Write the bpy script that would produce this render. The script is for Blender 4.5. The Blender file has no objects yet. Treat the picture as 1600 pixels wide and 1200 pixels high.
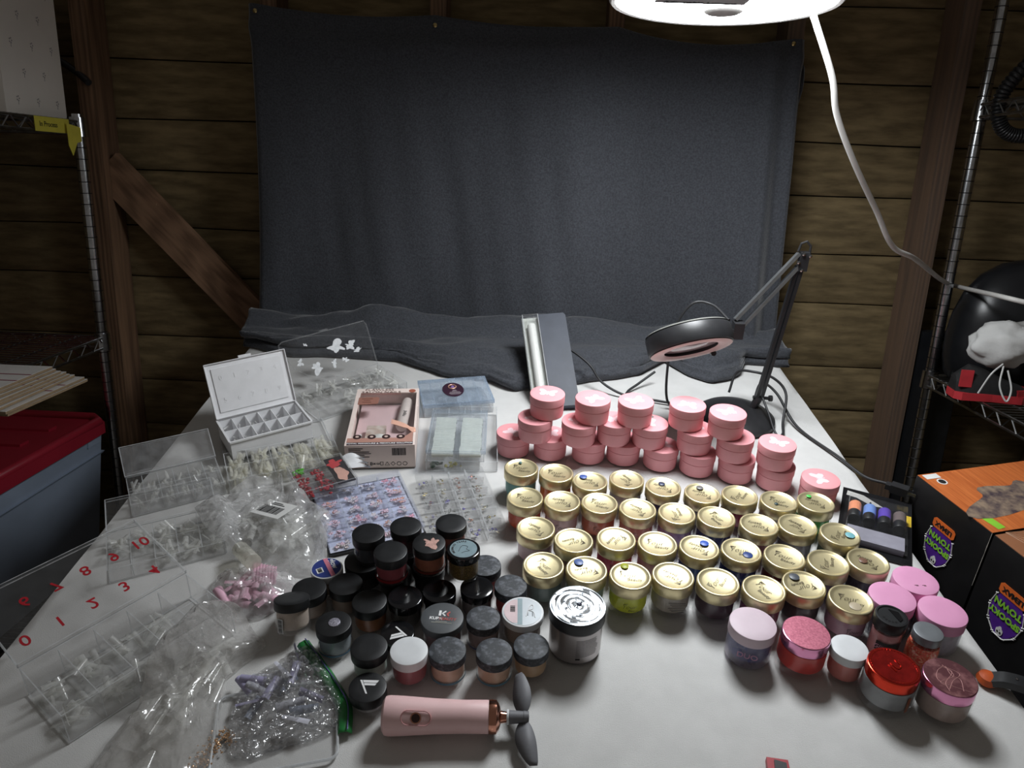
import bpy, bmesh, math, random
from mathutils import Vector, Matrix, noise

random.seed(7)
sc = bpy.context.scene
COL = sc.collection
PI = math.pi
TZ = 0.75                                   # height of the table top above the floor

# ------------------------------------------------------------------ camera, world, exposure
cam_data = bpy.data.cameras.new('camera')
cam_data.sensor_width = 36.0
cam_data.lens = 1167.0 / 1600.0 * 36.0
cam_data.clip_start = 0.02
cam = bpy.data.objects.new('camera', cam_data)
COL.objects.link(cam)
cam.matrix_world = (Matrix.Translation((0, 0, TZ + 0.7041)) @ Matrix.Rotation(math.radians(90 - 26.7), 4, 'X')
                    @ Matrix.Rotation(math.radians(1.58), 4, 'Z'))
sc.camera = cam

world = bpy.data.worlds.new('World')
sc.world = world
world.use_nodes = True
bg = world.node_tree.nodes['Background']
bg.inputs[0].default_value = (1.0, 0.93, 0.85, 1)
bg.inputs[1].default_value = 0.095
LAMP_STRENGTH = 47.0
sc.view_settings.view_transform = 'Standard'
sc.view_settings.look = 'None'
sc.view_settings.exposure = 0.0
sc.view_settings.gamma = 1.0
sc.view_settings.use_curve_mapping = False
sc.cycles.transparent_max_bounces = 16
sc.cycles.max_bounces = 6
sc.cycles.adaptive_threshold = 0.03
sc.cycles.diffuse_bounces = 3
sc.cycles.glossy_bounces = 3
sc.cycles.caustics_reflective = False
sc.cycles.caustics_refractive = False

# frame of the shed (its wall and racks lean a little against the table): x along the wall, y into it, z up it
RO = Vector((0, 1.72, TZ))
RX = Vector((0.99954607, -0.02979248, -0.00447853))
RN = Vector((-0.02838846, -0.98116436, 0.19107744))
RU = Vector((0.01008684, 0.19086357, 0.98156475))
ROOM = Matrix(((RX.x, -RN.x, RU.x, RO.x), (RX.y, -RN.y, RU.y, RO.y), (RX.z, -RN.z, RU.z, RO.z), (0, 0, 0, 1)))
def rp(a, b, c=0.0):
    """shed point -> table-frame point (z=0 at the table top)"""
    p = RO + RX * a + RU * b + RN * c
    return Vector((p.x, p.y, p.z - TZ))

# ------------------------------------------------------------------ materials
MATS = {}
def base_nodes(name):
    m = bpy.data.materials.new(name)
    m.use_nodes = True
    nt = m.node_tree
    return m, nt, nt.nodes, nt.links, nt.nodes['Principled BSDF']

def add_noise(nt, scale, detail=4, rough=0.55, vec=None, stretch=None):
    n = nt.nodes.new('ShaderNodeTexNoise')
    n.inputs['Scale'].default_value = scale
    n.inputs['Detail'].default_value = detail
    n.inputs['Roughness'].default_value = rough
    tc = nt.nodes.new('ShaderNodeTexCoord')
    if stretch:
        mp = nt.nodes.new('ShaderNodeMapping')
        mp.inputs['Scale'].default_value = stretch
        nt.links.new(tc.outputs['Object'], mp.inputs['Vector'])
        nt.links.new(mp.outputs['Vector'], n.inputs['Vector'])
    else:
        nt.links.new(tc.outputs['Object'], n.inputs['Vector'])
    return n

def pm(name, col, rough=0.5, metal=0.0, var=0.10, scale=40, bump=0.0, bscale=300, stretch=None, spec=0.5, col2=None,
       ramp=(0.35, 0.65), coat=0.0, sheen=0.0, bstretch=None):
    if name in MATS:
        return MATS[name]
    m, nt, N, L, p = base_nodes(name)
    n = add_noise(nt, scale, stretch=stretch)
    r = N.new('ShaderNodeValToRGB')
    r.color_ramp.elements[0].position = ramp[0]
    r.color_ramp.elements[1].position = ramp[1]
    c = col
    d = col2 if col2 else tuple(min(1, v * (1 + var)) for v in c)
    c0 = c if col2 else tuple(v * (1 - var) for v in c)
    r.color_ramp.elements[0].color = (*c0, 1)
    r.color_ramp.elements[1].color = (*d, 1)
    L.new(n.outputs['Fac'], r.inputs['Fac'])
    L.new(r.outputs['Color'], p.inputs['Base Color'])
    p.inputs['Roughness'].default_value = rough
    p.inputs['Metallic'].default_value = metal
    p.inputs['Specular IOR Level'].default_value = spec
    p.inputs['Coat Weight'].default_value = coat
    if sheen:
        p.inputs['Sheen Weight'].default_value = sheen
        p.inputs['Sheen Roughness'].default_value = 0.4
    if bump:
        b = add_noise(nt, bscale, detail=3, stretch=bstretch)
        bn = N.new('ShaderNodeBump')
        bn.inputs['Strength'].default_value = bump
        bn.inputs['Distance'].default_value = 0.002
        L.new(b.outputs['Fac'], bn.inputs['Height'])
        L.new(bn.outputs['Normal'], p.inputs['Normal'])
    MATS[name] = m
    return m

def clear(name, tint=(0.99, 0.99, 0.99), milk=0.05, gloss=0.03, rough=0.08, bump=0.0, bscale=40, milkcol=(0.93, 0.94, 0.96), bdist=0.004,
          edge=0.5, crinkle=0):
    """thin clear plastic: mostly see-through, a little milky, glossy by Fresnel"""
    if name in MATS:
        return MATS[name]
    m, nt, N, L, p = base_nodes(name)
    N.remove(p)
    out = N['Material Output']
    tr = N.new('ShaderNodeBsdfTransparent'); tr.inputs[0].default_value = (*tint, 1)
    df = N.new('ShaderNodeBsdfDiffuse'); df.inputs[0].default_value = (*milkcol, 1)
    tl = N.new('ShaderNodeBsdfTranslucent'); tl.inputs[0].default_value = (*milkcol, 1)
    ad = N.new('ShaderNodeMixShader'); ad.inputs[0].default_value = 0.45
    L.new(df.outputs[0], ad.inputs[1]); L.new(tl.outputs[0], ad.inputs[2])
    gl = N.new('ShaderNodeBsdfGlossy'); gl.inputs['Roughness'].default_value = rough
    gl.inputs[0].default_value = (0.95, 0.95, 0.95, 1)
    n = add_noise(nt, 60)
    mr = N.new('ShaderNodeMapRange')
    mr.inputs['From Min'].default_value = 0.3; mr.inputs['From Max'].default_value = 0.7
    mr.inputs['To Min'].default_value = milk * 0.6; mr.inputs['To Max'].default_value = min(1, milk * 1.4)
    L.new(n.outputs['Fac'], mr.inputs['Value'])
    m1 = N.new('ShaderNodeMixShader')
    L.new(mr.outputs['Result'], m1.inputs[0]); L.new(tr.outputs[0], m1.inputs[1]); L.new(ad.outputs[0], m1.inputs[2])
    lw = N.new('ShaderNodeLayerWeight'); lw.inputs['Blend'].default_value = 0.5
    pw = N.new('ShaderNodeMath'); pw.operation = 'POWER'; pw.inputs[1].default_value = 3.5
    L.new(lw.outputs['Facing'], pw.inputs[0])
    mf = N.new('ShaderNodeMath'); mf.operation = 'MULTIPLY_ADD'
    mf.inputs[1].default_value = edge; mf.inputs[2].default_value = gloss
    mf.use_clamp = True
    L.new(pw.outputs[0], mf.inputs[0])
    m2 = N.new('ShaderNodeMixShader')
    L.new(mf.outputs[0], m2.inputs[0]); L.new(m1.outputs[0], m2.inputs[1]); L.new(gl.outputs[0], m2.inputs[2])
    L.new(m2.outputs[0], out.inputs['Surface'])
    if bump:
        b = add_noise(nt, bscale, detail=1.5, rough=0.5)
        bn = N.new('ShaderNodeBump'); bn.inputs['Strength'].default_value = bump; bn.inputs['Distance'].default_value = bdist
        hsrc = b.outputs['Fac']
        if crinkle:
            vo = N.new('ShaderNodeTexVoronoi'); vo.inputs['Scale'].default_value = crinkle; vo.feature = 'F1'
            tc = N.new('ShaderNodeTexCoord'); dm = N.new('ShaderNodeVectorMath'); dm.operation = 'MULTIPLY_ADD'
            dm.inputs[1].default_value = (0.03, 0.03, 0.03)
            L.new(b.outputs['Color'], dm.inputs[0]); L.new(tc.outputs['Object'], dm.inputs[2]); L.new(dm.outputs[0], vo.inputs['Vector'])
            av = N.new('ShaderNodeMath'); av.operation = 'ADD'
            L.new(b.outputs['Fac'], av.inputs[0]); L.new(vo.outputs['Distance'], av.inputs[1]); hsrc = av.outputs[0]
        L.new(hsrc, bn.inputs['Height'])
        for s in (gl, df, lw):
            L.new(bn.outputs['Normal'], s.inputs['Normal'])
    MATS[name] = m
    return m

def wood(name, c1, c2, scale=6, stretch=(14, 14, 0.9), rough=0.75, bump=0.25):
    if name in MATS:
        return MATS[name]
    m, nt, N, L, p = base_nodes(name)
    n = add_noise(nt, scale, detail=6, stretch=stretch)
    w = N.new('ShaderNodeTexWave'); w.inputs['Scale'].default_value = 2.2; w.inputs['Distortion'].default_value = 7
    w.inputs['Detail'].default_value = 3
    tc = N.new('ShaderNodeTexCoord'); mp = N.new('ShaderNodeMapping'); mp.inputs['Scale'].default_value = stretch
    L.new(tc.outputs['Object'], mp.inputs['Vector']); L.new(mp.outputs['Vector'], w.inputs['Vector'])
    mx = N.new('ShaderNodeMath'); mx.operation = 'MULTIPLY_ADD'; mx.inputs[1].default_value = 0.35
    L.new(w.outputs['Fac'], mx.inputs[0]); L.new(n.outputs['Fac'], mx.inputs[2])
    r = N.new('ShaderNodeValToRGB')
    r.color_ramp.elements[0].position = 0.35; r.color_ramp.elements[1].position = 0.95
    r.color_ramp.elements[0].color = (*c1, 1); r.color_ramp.elements[1].color = (*c2, 1)
    L.new(mx.outputs[0], r.inputs['Fac']); L.new(r.outputs['Color'], p.inputs['Base Color'])
    p.inputs['Roughness'].default_value = rough
    bn = N.new('ShaderNodeBump'); bn.inputs['Strength'].default_value = bump; bn.inputs['Distance'].default_value = 0.002
    L.new(mx.outputs[0], bn.inputs['Height']); L.new(bn.outputs['Normal'], p.inputs['Normal'])
    MATS[name] = m
    return m

def emit(name, col, s):
    m, nt, N, L, p = base_nodes(name)
    n = add_noise(nt, 3)
    r = N.new('ShaderNodeMapRange'); r.inputs['To Min'].default_value = s * 0.98; r.inputs['To Max'].default_value = s * 1.02
    L.new(n.outputs['Fac'], r.inputs['Value'])
    p.inputs['Base Color'].default_value = (0.9, 0.9, 0.9, 1)
    p.inputs['Emission Color'].default_value = (*col, 1)
    L.new(r.outputs['Result'], p.inputs['Emission Strength'])
    return m

def srgb(r, g, b):
    f = lambda v: ((v / 255 + 0.055) / 1.055) ** 2.4 if v > 10 else v / 255 / 12.92
    return (f(r), f(g), f(b))

# ------------------------------------------------------------------ mesh helpers
class MB:
    def __init__(s):
        s.v = []; s.f = []; s.m = []
    def add(s, vs, fs, mi=0, M=None):
        o = len(s.v)
        s.v += [tuple(M @ Vector(p)) if M else tuple(p) for p in vs]
        s.f += [tuple(i + o for i in f) for f in fs]
        s.m += [mi] * len(fs)
        return s
    def box(s, c, d, mi=0, M=None):
        x, y, z = d[0] / 2, d[1] / 2, d[2] / 2
        vs = [(c[0] + i * x, c[1] + j * y, c[2] + k * z) for k in (-1, 1) for j in (-1, 1) for i in (-1, 1)]
        fs = [(0, 2, 3, 1), (4, 5, 7, 6), (0, 1, 5, 4), (2, 6, 7, 3), (0, 4, 6, 2), (1, 3, 7, 5)]
        return s.add(vs, fs, mi, M)
    def pbox(s, c, d):
        """plate: broad faces 0, thin edges 1"""
        s.box(c, d)
        k = min(range(3), key=lambda i: d[i])
        pair = {0: (4, 5), 1: (2, 3), 2: (0, 1)}[k]
        for i in range(6): s.m[len(s.m) - 6 + i] = 0 if i in pair else 1
        return s
    def lathe(s, prof, n=40, mi=0, M=None, c=(0, 0, 0)):
        """prof: list of (r, z) from bottom to top (outside seen with normals out)"""
        vs = []; fs = []; rings = []
        for r, z in prof:
            if r < 1e-6:
                rings.append([len(vs)]); vs.append((c[0], c[1], c[2] + z))
            else:
                rings.append(list(range(len(vs), len(vs) + n)))
                vs += [(c[0] + r * math.cos(2 * PI * i / n), c[1] + r * math.sin(2 * PI * i / n), c[2] + z) for i in range(n)]
        for a, b in zip(rings, rings[1:]):
            for i in range(n):
                j = (i + 1) % n
                if len(a) == 1 and len(b) > 1: fs.append((a[0], b[j], b[i]))
                elif len(b) == 1 and len(a) > 1: fs.append((a[i], a[j], b[0]))
                elif len(a) > 1: fs.append((a[i], a[j], b[j], b[i]))
        return s.add(vs, fs, mi, M)
    def tube(s, path, r, n=8, mi=0, caps=True, M=None):
        pts = [Vector(p) for p in path]
        vs = []; fs = []
        t0 = (pts[1] - pts[0]).normalized()
        up = Vector((0, 0, 1)) if abs(t0.z) < 0.9 else Vector((1, 0, 0))
        nrm = (up - t0 * up.dot(t0)).normalized()
        for k, p in enumerate(pts):
            t = (pts[min(k + 1, len(pts) - 1)] - pts[max(k - 1, 0)]).normalized()
            nrm = (nrm - t * nrm.dot(t)).normalized()
            bn = t.cross(nrm)
            rr = r[k] if isinstance(r, (list, tuple)) else r
            vs += [tuple(p + (nrm * math.cos(2 * PI * i / n) + bn * math.sin(2 * PI * i / n)) * rr) for i in range(n)]
        for k in range(len(pts) - 1):
            for i in range(n):
                j = (i + 1) % n
                fs.append((k * n + i, k * n + j, (k + 1) * n + j, (k + 1) * n + i))
        if caps:
            fs.append(tuple(reversed(range(n)))); fs.append(tuple(range((len(pts) - 1) * n, len(pts) * n)))
        return s.add(vs, fs, mi, M)
    def prism(s, poly, z0, z1, mi=0, M=None):
        n = len(poly)
        a = sum(poly[i][0] * poly[(i + 1) % n][1] - poly[(i + 1) % n][0] * poly[i][1] for i in range(n))
        if a < 0: poly = poly[::-1]
        vs = [(x, y, z0) for x, y in poly] + [(x, y, z1) for x, y in poly]
        fs = [tuple(reversed(range(n))), tuple(range(n, 2 * n))] + [(i, (i + 1) % n, n + (i + 1) % n, n + i) for i in range(n)]
        return s.add(vs, fs, mi, M)
    def mesh(s, name='mesh', smooth=None):
        me = bpy.data.meshes.new(name)
        me.from_pydata(s.v, [], s.f)
        if any(s.m):
            for p, i in zip(me.polygons, s.m): p.material_index = i
        if smooth is not None:
            for p in me.polygons: p.use_smooth = True
            me.set_sharp_from_angle(angle=math.radians(smooth))
        me.update()
        return me

def curve(pts, n=10):
    """Catmull-Rom through the points"""
    P = [Vector(p) for p in pts]
    P = [P[0] * 2 - P[1]] + P + [P[-1] * 2 - P[-2]]
    out = []
    for i in range(1, len(P) - 2):
        for k in range(n):
            t = k / n
            a, b, c, d = P[i - 1], P[i], P[i + 1], P[i + 2]
            out.append(0.5 * ((2 * b) + (c - a) * t + (2 * a - 5 * b + 4 * c - d) * t * t + (3 * b - a - 3 * c + d) * t ** 3))
    out.append(P[-2])
    return out

def setmat(me, mats):
    if not isinstance(mats, (list, tuple)): mats = [mats]
    for m in mats: me.materials.append(m)
    return me

def tag(o, label=None, cat=None, group=None, kind=None):
    if label: o['label'] = label
    if cat: o['category'] = cat
    if group: o['group'] = group
    if kind: o['kind'] = kind
    return o

def thing(name, label, cat, loc=(0, 0, 0), rot=(0, 0, 0), group=None, frame=None, kind=None):
    """an Empty at the thing's base; loc in the table frame (z=0 on the table top) or, with frame=ROOM, in the shed frame"""
    o = bpy.data.objects.new(name, None)
    o.empty_display_size = 0.02
    COL.objects.link(o)
    if frame is not None:
        o.matrix_world = frame @ Matrix.Translation(loc) @ Matrix.Rotation(rot[2], 4, 'Z') @ Matrix.Rotation(rot[1], 4, 'Y') @ Matrix.Rotation(rot[0], 4, 'X')
    else:
        o.location = (loc[0], loc[1], loc[2] + TZ); o.rotation_euler = rot
    return tag(o, label, cat, group, kind)

def part(name, me, mats, parent, loc=(0, 0, 0), rot=(0, 0, 0), label=None, kind=None):
    if isinstance(me, MB): me = me.mesh(name)
    if mats is not None and len(me.materials) == 0:
        if not isinstance(mats, (list, tuple)) and any(p.material_index for p in me.polygons):
            mats = [mats, M_EDGE if mats.node_tree.nodes.get('Principled BSDF') is None else mats]
        setmat(me, mats)
    o = bpy.data.objects.new(name, me)
    COL.objects.link(o)
    o.parent = parent
    o.location = loc; o.rotation_euler = rot
    if label: o['label'] = label
    if kind: o['kind'] = kind
    return o

def solo(name, me, mats, label, cat, loc=(0, 0, 0), rot=(0, 0, 0), group=None, frame=None, kind=None):
    if isinstance(me, MB): me = me.mesh(name)
    if mats is not None and len(me.materials) == 0: setmat(me, mats)
    o = bpy.data.objects.new(name, me)
    COL.objects.link(o)
    if frame is not None:
        o.matrix_world = frame @ Matrix.Translation(loc) @ Matrix.Rotation(rot[2], 4, 'Z') @ Matrix.Rotation(rot[1], 4, 'Y') @ Matrix.Rotation(rot[0], 4, 'X')
    else:
        o.location = (loc[0], loc[1], loc[2] + TZ); o.rotation_euler = rot
    return tag(o, label, cat, group, kind)

TEXTS = {}
def text_mesh(s, size, shear=0.0, weight=0.0, depth=0.0002, align='CENTER', key=''):
    k = (s, size, shear, weight, align, key)
    if k in TEXTS: return TEXTS[k]
    cu = bpy.data.curves.new('text', 'FONT')
    cu.body = s; cu.size = size; cu.shear = shear; cu.offset = weight; cu.extrude = depth / 2
    cu.align_x = align; cu.align_y = 'CENTER'; cu.resolution_u = 3
    ob = bpy.data.objects.new('text', cu)
    COL.objects.link(ob)
    me = bpy.data.meshes.new_from_object(ob.evaluated_get(bpy.context.evaluated_depsgraph_get()))
    bpy.data.objects.remove(ob); bpy.data.curves.remove(cu)
    TEXTS[k] = me
    return me

def merge_texts(items, name):
    """several flat words -> one mesh; items: (mesh, Matrix, mat index)"""
    b = MB()
    for me, M, mi in items:
        b.add([tuple(M @ v.co) for v in me.vertices], [tuple(p.vertices) for p in me.polygons], mi)
    return b.mesh(name)

def rect_frame(o, ux, uy):
    """matrix with x along ux, y along uy"""
    x = Vector(ux).normalized(); y = Vector(uy); y = (y - x * y.dot(x)).normalized(); z = x.cross(y)
    return Matrix(((x.x, y.x, z.x, o[0]), (x.y, y.y, z.y, o[1]), (x.z, y.z, z.z, o[2]), (0, 0, 0, 1)))

# ------------------------------------------------------------------ shared materials
M_PLANK = pm('plank_felt', srgb(120, 104, 76), rough=0.9, var=0.30, scale=9, stretch=(1.2, 1, 6), bump=0.5, bscale=60, spec=0.15)
M_STUD = wood('stud_wood', srgb(84, 62, 46), srgb(138, 106, 80))
M_STUD_GREY = wood('stud_wood_grey', srgb(88, 74, 64), srgb(118, 94, 76))
M_BRACE = wood('brace_wood', srgb(104, 78, 58), srgb(154, 120, 94), stretch=(1.5, 14, 14))
M_CHROME = pm('chrome', srgb(190, 192, 196), rough=0.22, metal=1.0, var=0.15, scale=90)
M_DARKCHROME = pm('wire_chrome', srgb(150, 150, 150), rough=0.35, metal=1.0, var=0.2, scale=60)
M_SHEET = pm('sheet_cotton', srgb(208, 207, 205), rough=0.95, var=0.035, scale=25, bump=0.3, bscale=900, spec=0.1, sheen=0.2)
M_CURTAIN = pm('curtain_fleece', srgb(69, 71, 76), rough=0.95, var=0.22, scale=260, bump=0.6, bscale=420, spec=0.12, sheen=0.35, bstretch=(1, 1, 0.6))
M_BLACK = pm('black_plastic', srgb(26, 26, 28), rough=0.45, var=0.25, scale=50, bump=0.05, bscale=600)
M_CORD = pm('cord_rubber', srgb(38, 38, 40), rough=0.5, var=0.1)
M_WHITE = pm('white_plastic', srgb(228, 228, 226), rough=0.45, var=0.04, scale=20)
M_INK = pm('black_ink', srgb(30, 28, 28), rough=0.6, var=0.05)
M_WHITEINK = pm('white_ink', srgb(235, 235, 235), rough=0.6, var=0.05)
M_CLEAR = clear('clear_plastic', milk=0.022, gloss=0.03)
M_HAZE = clear('hazy_plastic', milk=0.10, gloss=0.03, rough=0.15)
M_EDGE = clear('plastic_edge', milk=0.75, gloss=0.06, rough=0.15, milkcol=(0.86, 0.88, 0.9))
M_JAR = clear('jar_plastic', milk=0.03, gloss=0.05, rough=0.06)
M_FROST = clear('frosted_plastic', tint=(0.9, 0.9, 0.92), milk=0.42, gloss=0.04, rough=0.3, milkcol=(0.75, 0.75, 0.8))
M_BAG = clear('bag_film', milk=0.29, gloss=0.07, rough=0.15, milkcol=(0.97, 0.97, 0.97), bump=1.0, bscale=45, bdist=0.008, edge=0.5, crinkle=35)
M_TIP = clear('nail_tip_plastic', tint=(0.99, 0.99, 0.97), milk=0.42, gloss=0.04, rough=0.1, milkcol=(0.97, 0.97, 0.95))
M_TIPY = clear('natural_tip_plastic', tint=(0.99, 0.98, 0.93), milk=0.46, gloss=0.04, rough=0.15, milkcol=(0.97, 0.96, 0.88))
M_CONCRETE = pm('concrete', srgb(70, 66, 62), rough=0.9, var=0.2, scale=8, bump=0.3, bscale=80)
M_STEEL = pm('painted_steel', srgb(70, 70, 72), rough=0.5, var=0.1)

# ------------------------------------------------------------------ the setting
fl = MB().box((0, 0.6, -0.02), (4.4, 4.6, 0.04))
o = bpy.data.objects.new('floor', setmat(fl.mesh('floor'), M_CONCRETE)); COL.objects.link(o); tag(o, kind='structure')

def struct_empty(name):
    o = bpy.data.objects.new(name, None); COL.objects.link(o); o.matrix_world = ROOM; o['kind'] = 'structure'; return o
wall = struct_empty('wall_back')
seams = [-0.90, -0.76, -0.62, -0.48, -0.337, -0.207, -0.088, 0.074, 0.199, 0.339, 0.460, 0.597, 0.762, 0.92, 1.08, 1.26]
for k, (b0, b1) in enumerate(zip(seams, seams[1:])):
    # each board sags and laps a little over the one below
    mb = MB(); n = 36; vs = []; fs = []
    for i in range(n + 1):
        a = -1.75 + 3.5 * i / n
        w = 0.006 * noise.noise((a * 2.3, k * 3.1, 0)); w2 = 0.006 * noise.noise((a * 2.3, (k + 1) * 3.1, 0))
        d = 0.006 * noise.noise((a * 3, k * 1.7, 5))
        vs += [(a, 0.089 + 0.004 + d, b0 + 0.002 + w), (a, 0.089 - 0.001 + d, b0 + 0.010 + w), (a, 0.089 + d * 1.5, (b0 + b1) / 2),
               (a, 0.089 + 0.003 + d, b1 - 0.008 + w2), (a, 0.089 + 0.007 + d, b1 - 0.001 + w2), (a, 0.12, b1 - 0.001 + w2), (a, 0.12, b0 + 0.002 + w)]
    for i in range(n):
        for j in range(7):
            q = (j + 1) % 7
            fs.append((i * 7 + j, (i + 1) * 7 + j, (i + 1) * 7 + q, i * 7 + q))
    mb.add(vs, fs)
    part('plank', mb.mesh('plank', 40), M_PLANK, wall)
back = MB().box((0, 0.135, 0.2), (3.5, 0.02, 2.3))
part('backing', back, pm('tar_paper', srgb(30, 24, 18), rough=0.95), wall)
for side, a in (('left', -1.76), ('right', 1.76)):
    w = MB().box((a, -0.75, 0.2), (0.04, 1.8, 2.3))
    o = bpy.data.objects.new('wall_' + side, setmat(w.mesh('wall_' + side), M_PLANK)); COL.objects.link(o); o.matrix_world = ROOM; o['kind'] = 'structure'
studs = [(-1.017, M_STUD), (-0.578, M_STUD), (-0.195, M_STUD), (0.204, M_STUD), (0.60, M_STUD_GREY), (0.973, M_STUD_GREY), (1.38, M_STUD)]
for k, (a, m) in enumerate(studs):
    mb = MB()
    n = 14; vs = []; fs = []
    for i in range(n + 1):
        b = -0.92 + 2.2 * i / n
        e = lambda q: 0.0018 * noise.noise((a * 9 + q, b * 6, q))
        vs += [(a - 0.0185 + e(0), e(1), b), (a + 0.0185 + e(2), e(3), b), (a + 0.0185 + e(4), 0.085, b), (a - 0.0185 + e(5), 0.085, b)]
    for i in range(n):
        for j in range(4):
            q = (j + 1) % 4
            fs.append((i * 4 + j, i * 4 + q, (i + 1) * 4 + q, (i + 1) * 4 + j))
    mb.add(vs, fs + [(3, 2, 1, 0), tuple(range(n * 4, n * 4 + 4))])
    o = bpy.data.objects.new('trim_%d' % (k + 1), setmat(mb.mesh('stud'), m)); COL.objects.link(o); o.matrix_world = ROOM; o['kind'] = 'structure'
# diagonal brace board between the first two studs
br = MB()
p0, p1 = Vector((-1.012, 0, 0.346)), Vector((-0.60, 0, -0.085))
ax = (p1 - p0).normalized(); pr = Vector((-ax.z, 0, ax.x))
L = (p1 - p0).length
Mb = Matrix(((ax.x, 0, pr.x, p0.x), (0, 1, 0, 0.045), (ax.z, 0, pr.z, p0.z), (0, 0, 0, 1)))
br.box((L / 2, 0, 0), (L, 0.02, 0.088))
o = bpy.data.objects.new('trim_8', setmat(br.mesh('brace'), M_BRACE)); COL.objects.link(o); o.matrix_world = ROOM @ Mb; o['kind'] = 'structure'

# ------------------------------------------------------------------ table and sheet
t = thing('folding_table', 'folding table hidden under the white sheet', 'table', (0, 0.98, -TZ))
tb = MB().box((0, 0, TZ - 0.026), (1.19, 1.3, 0.036))
part('table_top', tb, M_WHITE, t)
for sx in (-1, 1):
    for sy in (-1, 1):
        part('leg', MB().tube([(sx * 0.5, sy * 0.55, 0), (sx * 0.5, sy * 0.55, TZ - 0.045)], 0.013), M_STEEL, t)

def sheet_z(x, y):
    z = 0.0012 * noise.noise((x * 5, y * 5, 1)) + 0.0008 * noise.noise((x * 14, y * 14, 2)) - 0.0022
    # soft folds near the right rear edge and the front
    z += 0.0025 * max(0, noise.noise((x * 3 + y * 7, y * 2 - x * 5, 4))) * max(0, (x - 0.35) * 3 if y > 1.05 else 0)
    return min(z, -0.0004)
sh = MB()
xs = []
for i in range(13): xs.append((-0.605 - 0.012 * (1 - i / 12.0), -0.34 * (1 - i / 12.0)))
core = [(-0.60 + 1.2 * i / 110.0, 0) for i in range(111)]
xr = [(0.605 + 0.012 * (i / 12.0), -0.34 * (i / 12.0)) for i in range(13)]
cols_ = xs[:-1] + [(-0.604, -0.006)] + core + [(0.604, -0.006)] + xr[1:]
ny = 126
vs = []; fs = []
for j in range(ny + 1):
    y = 0.33 + 1.31 * j / ny
    for (x, z) in cols_:
        if z < -0.001:
            k = abs(z)
            xx = x + math.copysign(0.010 * k / 0.34 * (1 + noise.noise((y * 9, 1 if x > 0 else 7, 0))), x)
            vs.append((xx, y, z - 0.003))
        else:
            vs.append((x + 0.002 * noise.noise((y * 6, x, 8)) * (1 if abs(x) > 0.59 else 0), y, sheet_z(x, y)))
nc = len(cols_)
for j in range(ny):
    for i in range(nc - 1):
        fs.append((j * nc + i, j * nc + i + 1, (j + 1) * nc + i + 1, (j + 1) * nc + i))
sh.add(vs, fs)
# front drop
o0 = len(sh.v)
solo('bed_sheet', sh.mesh('sheet', 60), M_SHEET, 'white cotton sheet spread over the table and hanging down its sides', 'sheet')

# ------------------------------------------------------------------ dark fleece hung on the studs and bunched on the table
cu = MB()
ncol, nhang, nb = 150, 70, 46
def top_b(a):
    s = (a + 0.606) / 1.21
    b = 0.701 - 0.036 * s
    for p0, p1, d in ((-0.589, -0.194, 0.012), (-0.194, 0.204, 0.010), (0.204, 0.582, 0.022)):
        if p0 <= a <= p1:
            t = (a - p0) / (p1 - p0); b -= d * 4 * t * (1 - t)
    return b
front = [(-0.66, 1.56), (-0.637, 1.56), (-0.483, 1.50), (-0.38, 1.505), (-0.25, 1.49), (-0.15, 1.425), (-0.045, 1.405), (0.004, 1.362), (0.141, 1.405), (0.276, 1.455), (0.345, 1.53), (0.385, 1.46),
         (0.426, 1.425), (0.47, 1.445), (0.494, 1.468), (0.52, 1.53), (0.591, 1.515), (0.66, 1.52)]
def lerp_list(L, x):
    for (x0, y0), (x1, y1) in zip(L, L[1:]):
        if x <= x1: return y0 + (y1 - y0) * (x - x0) / (x1 - x0)
    return L[-1][1]
vs = []; fs = []
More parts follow.
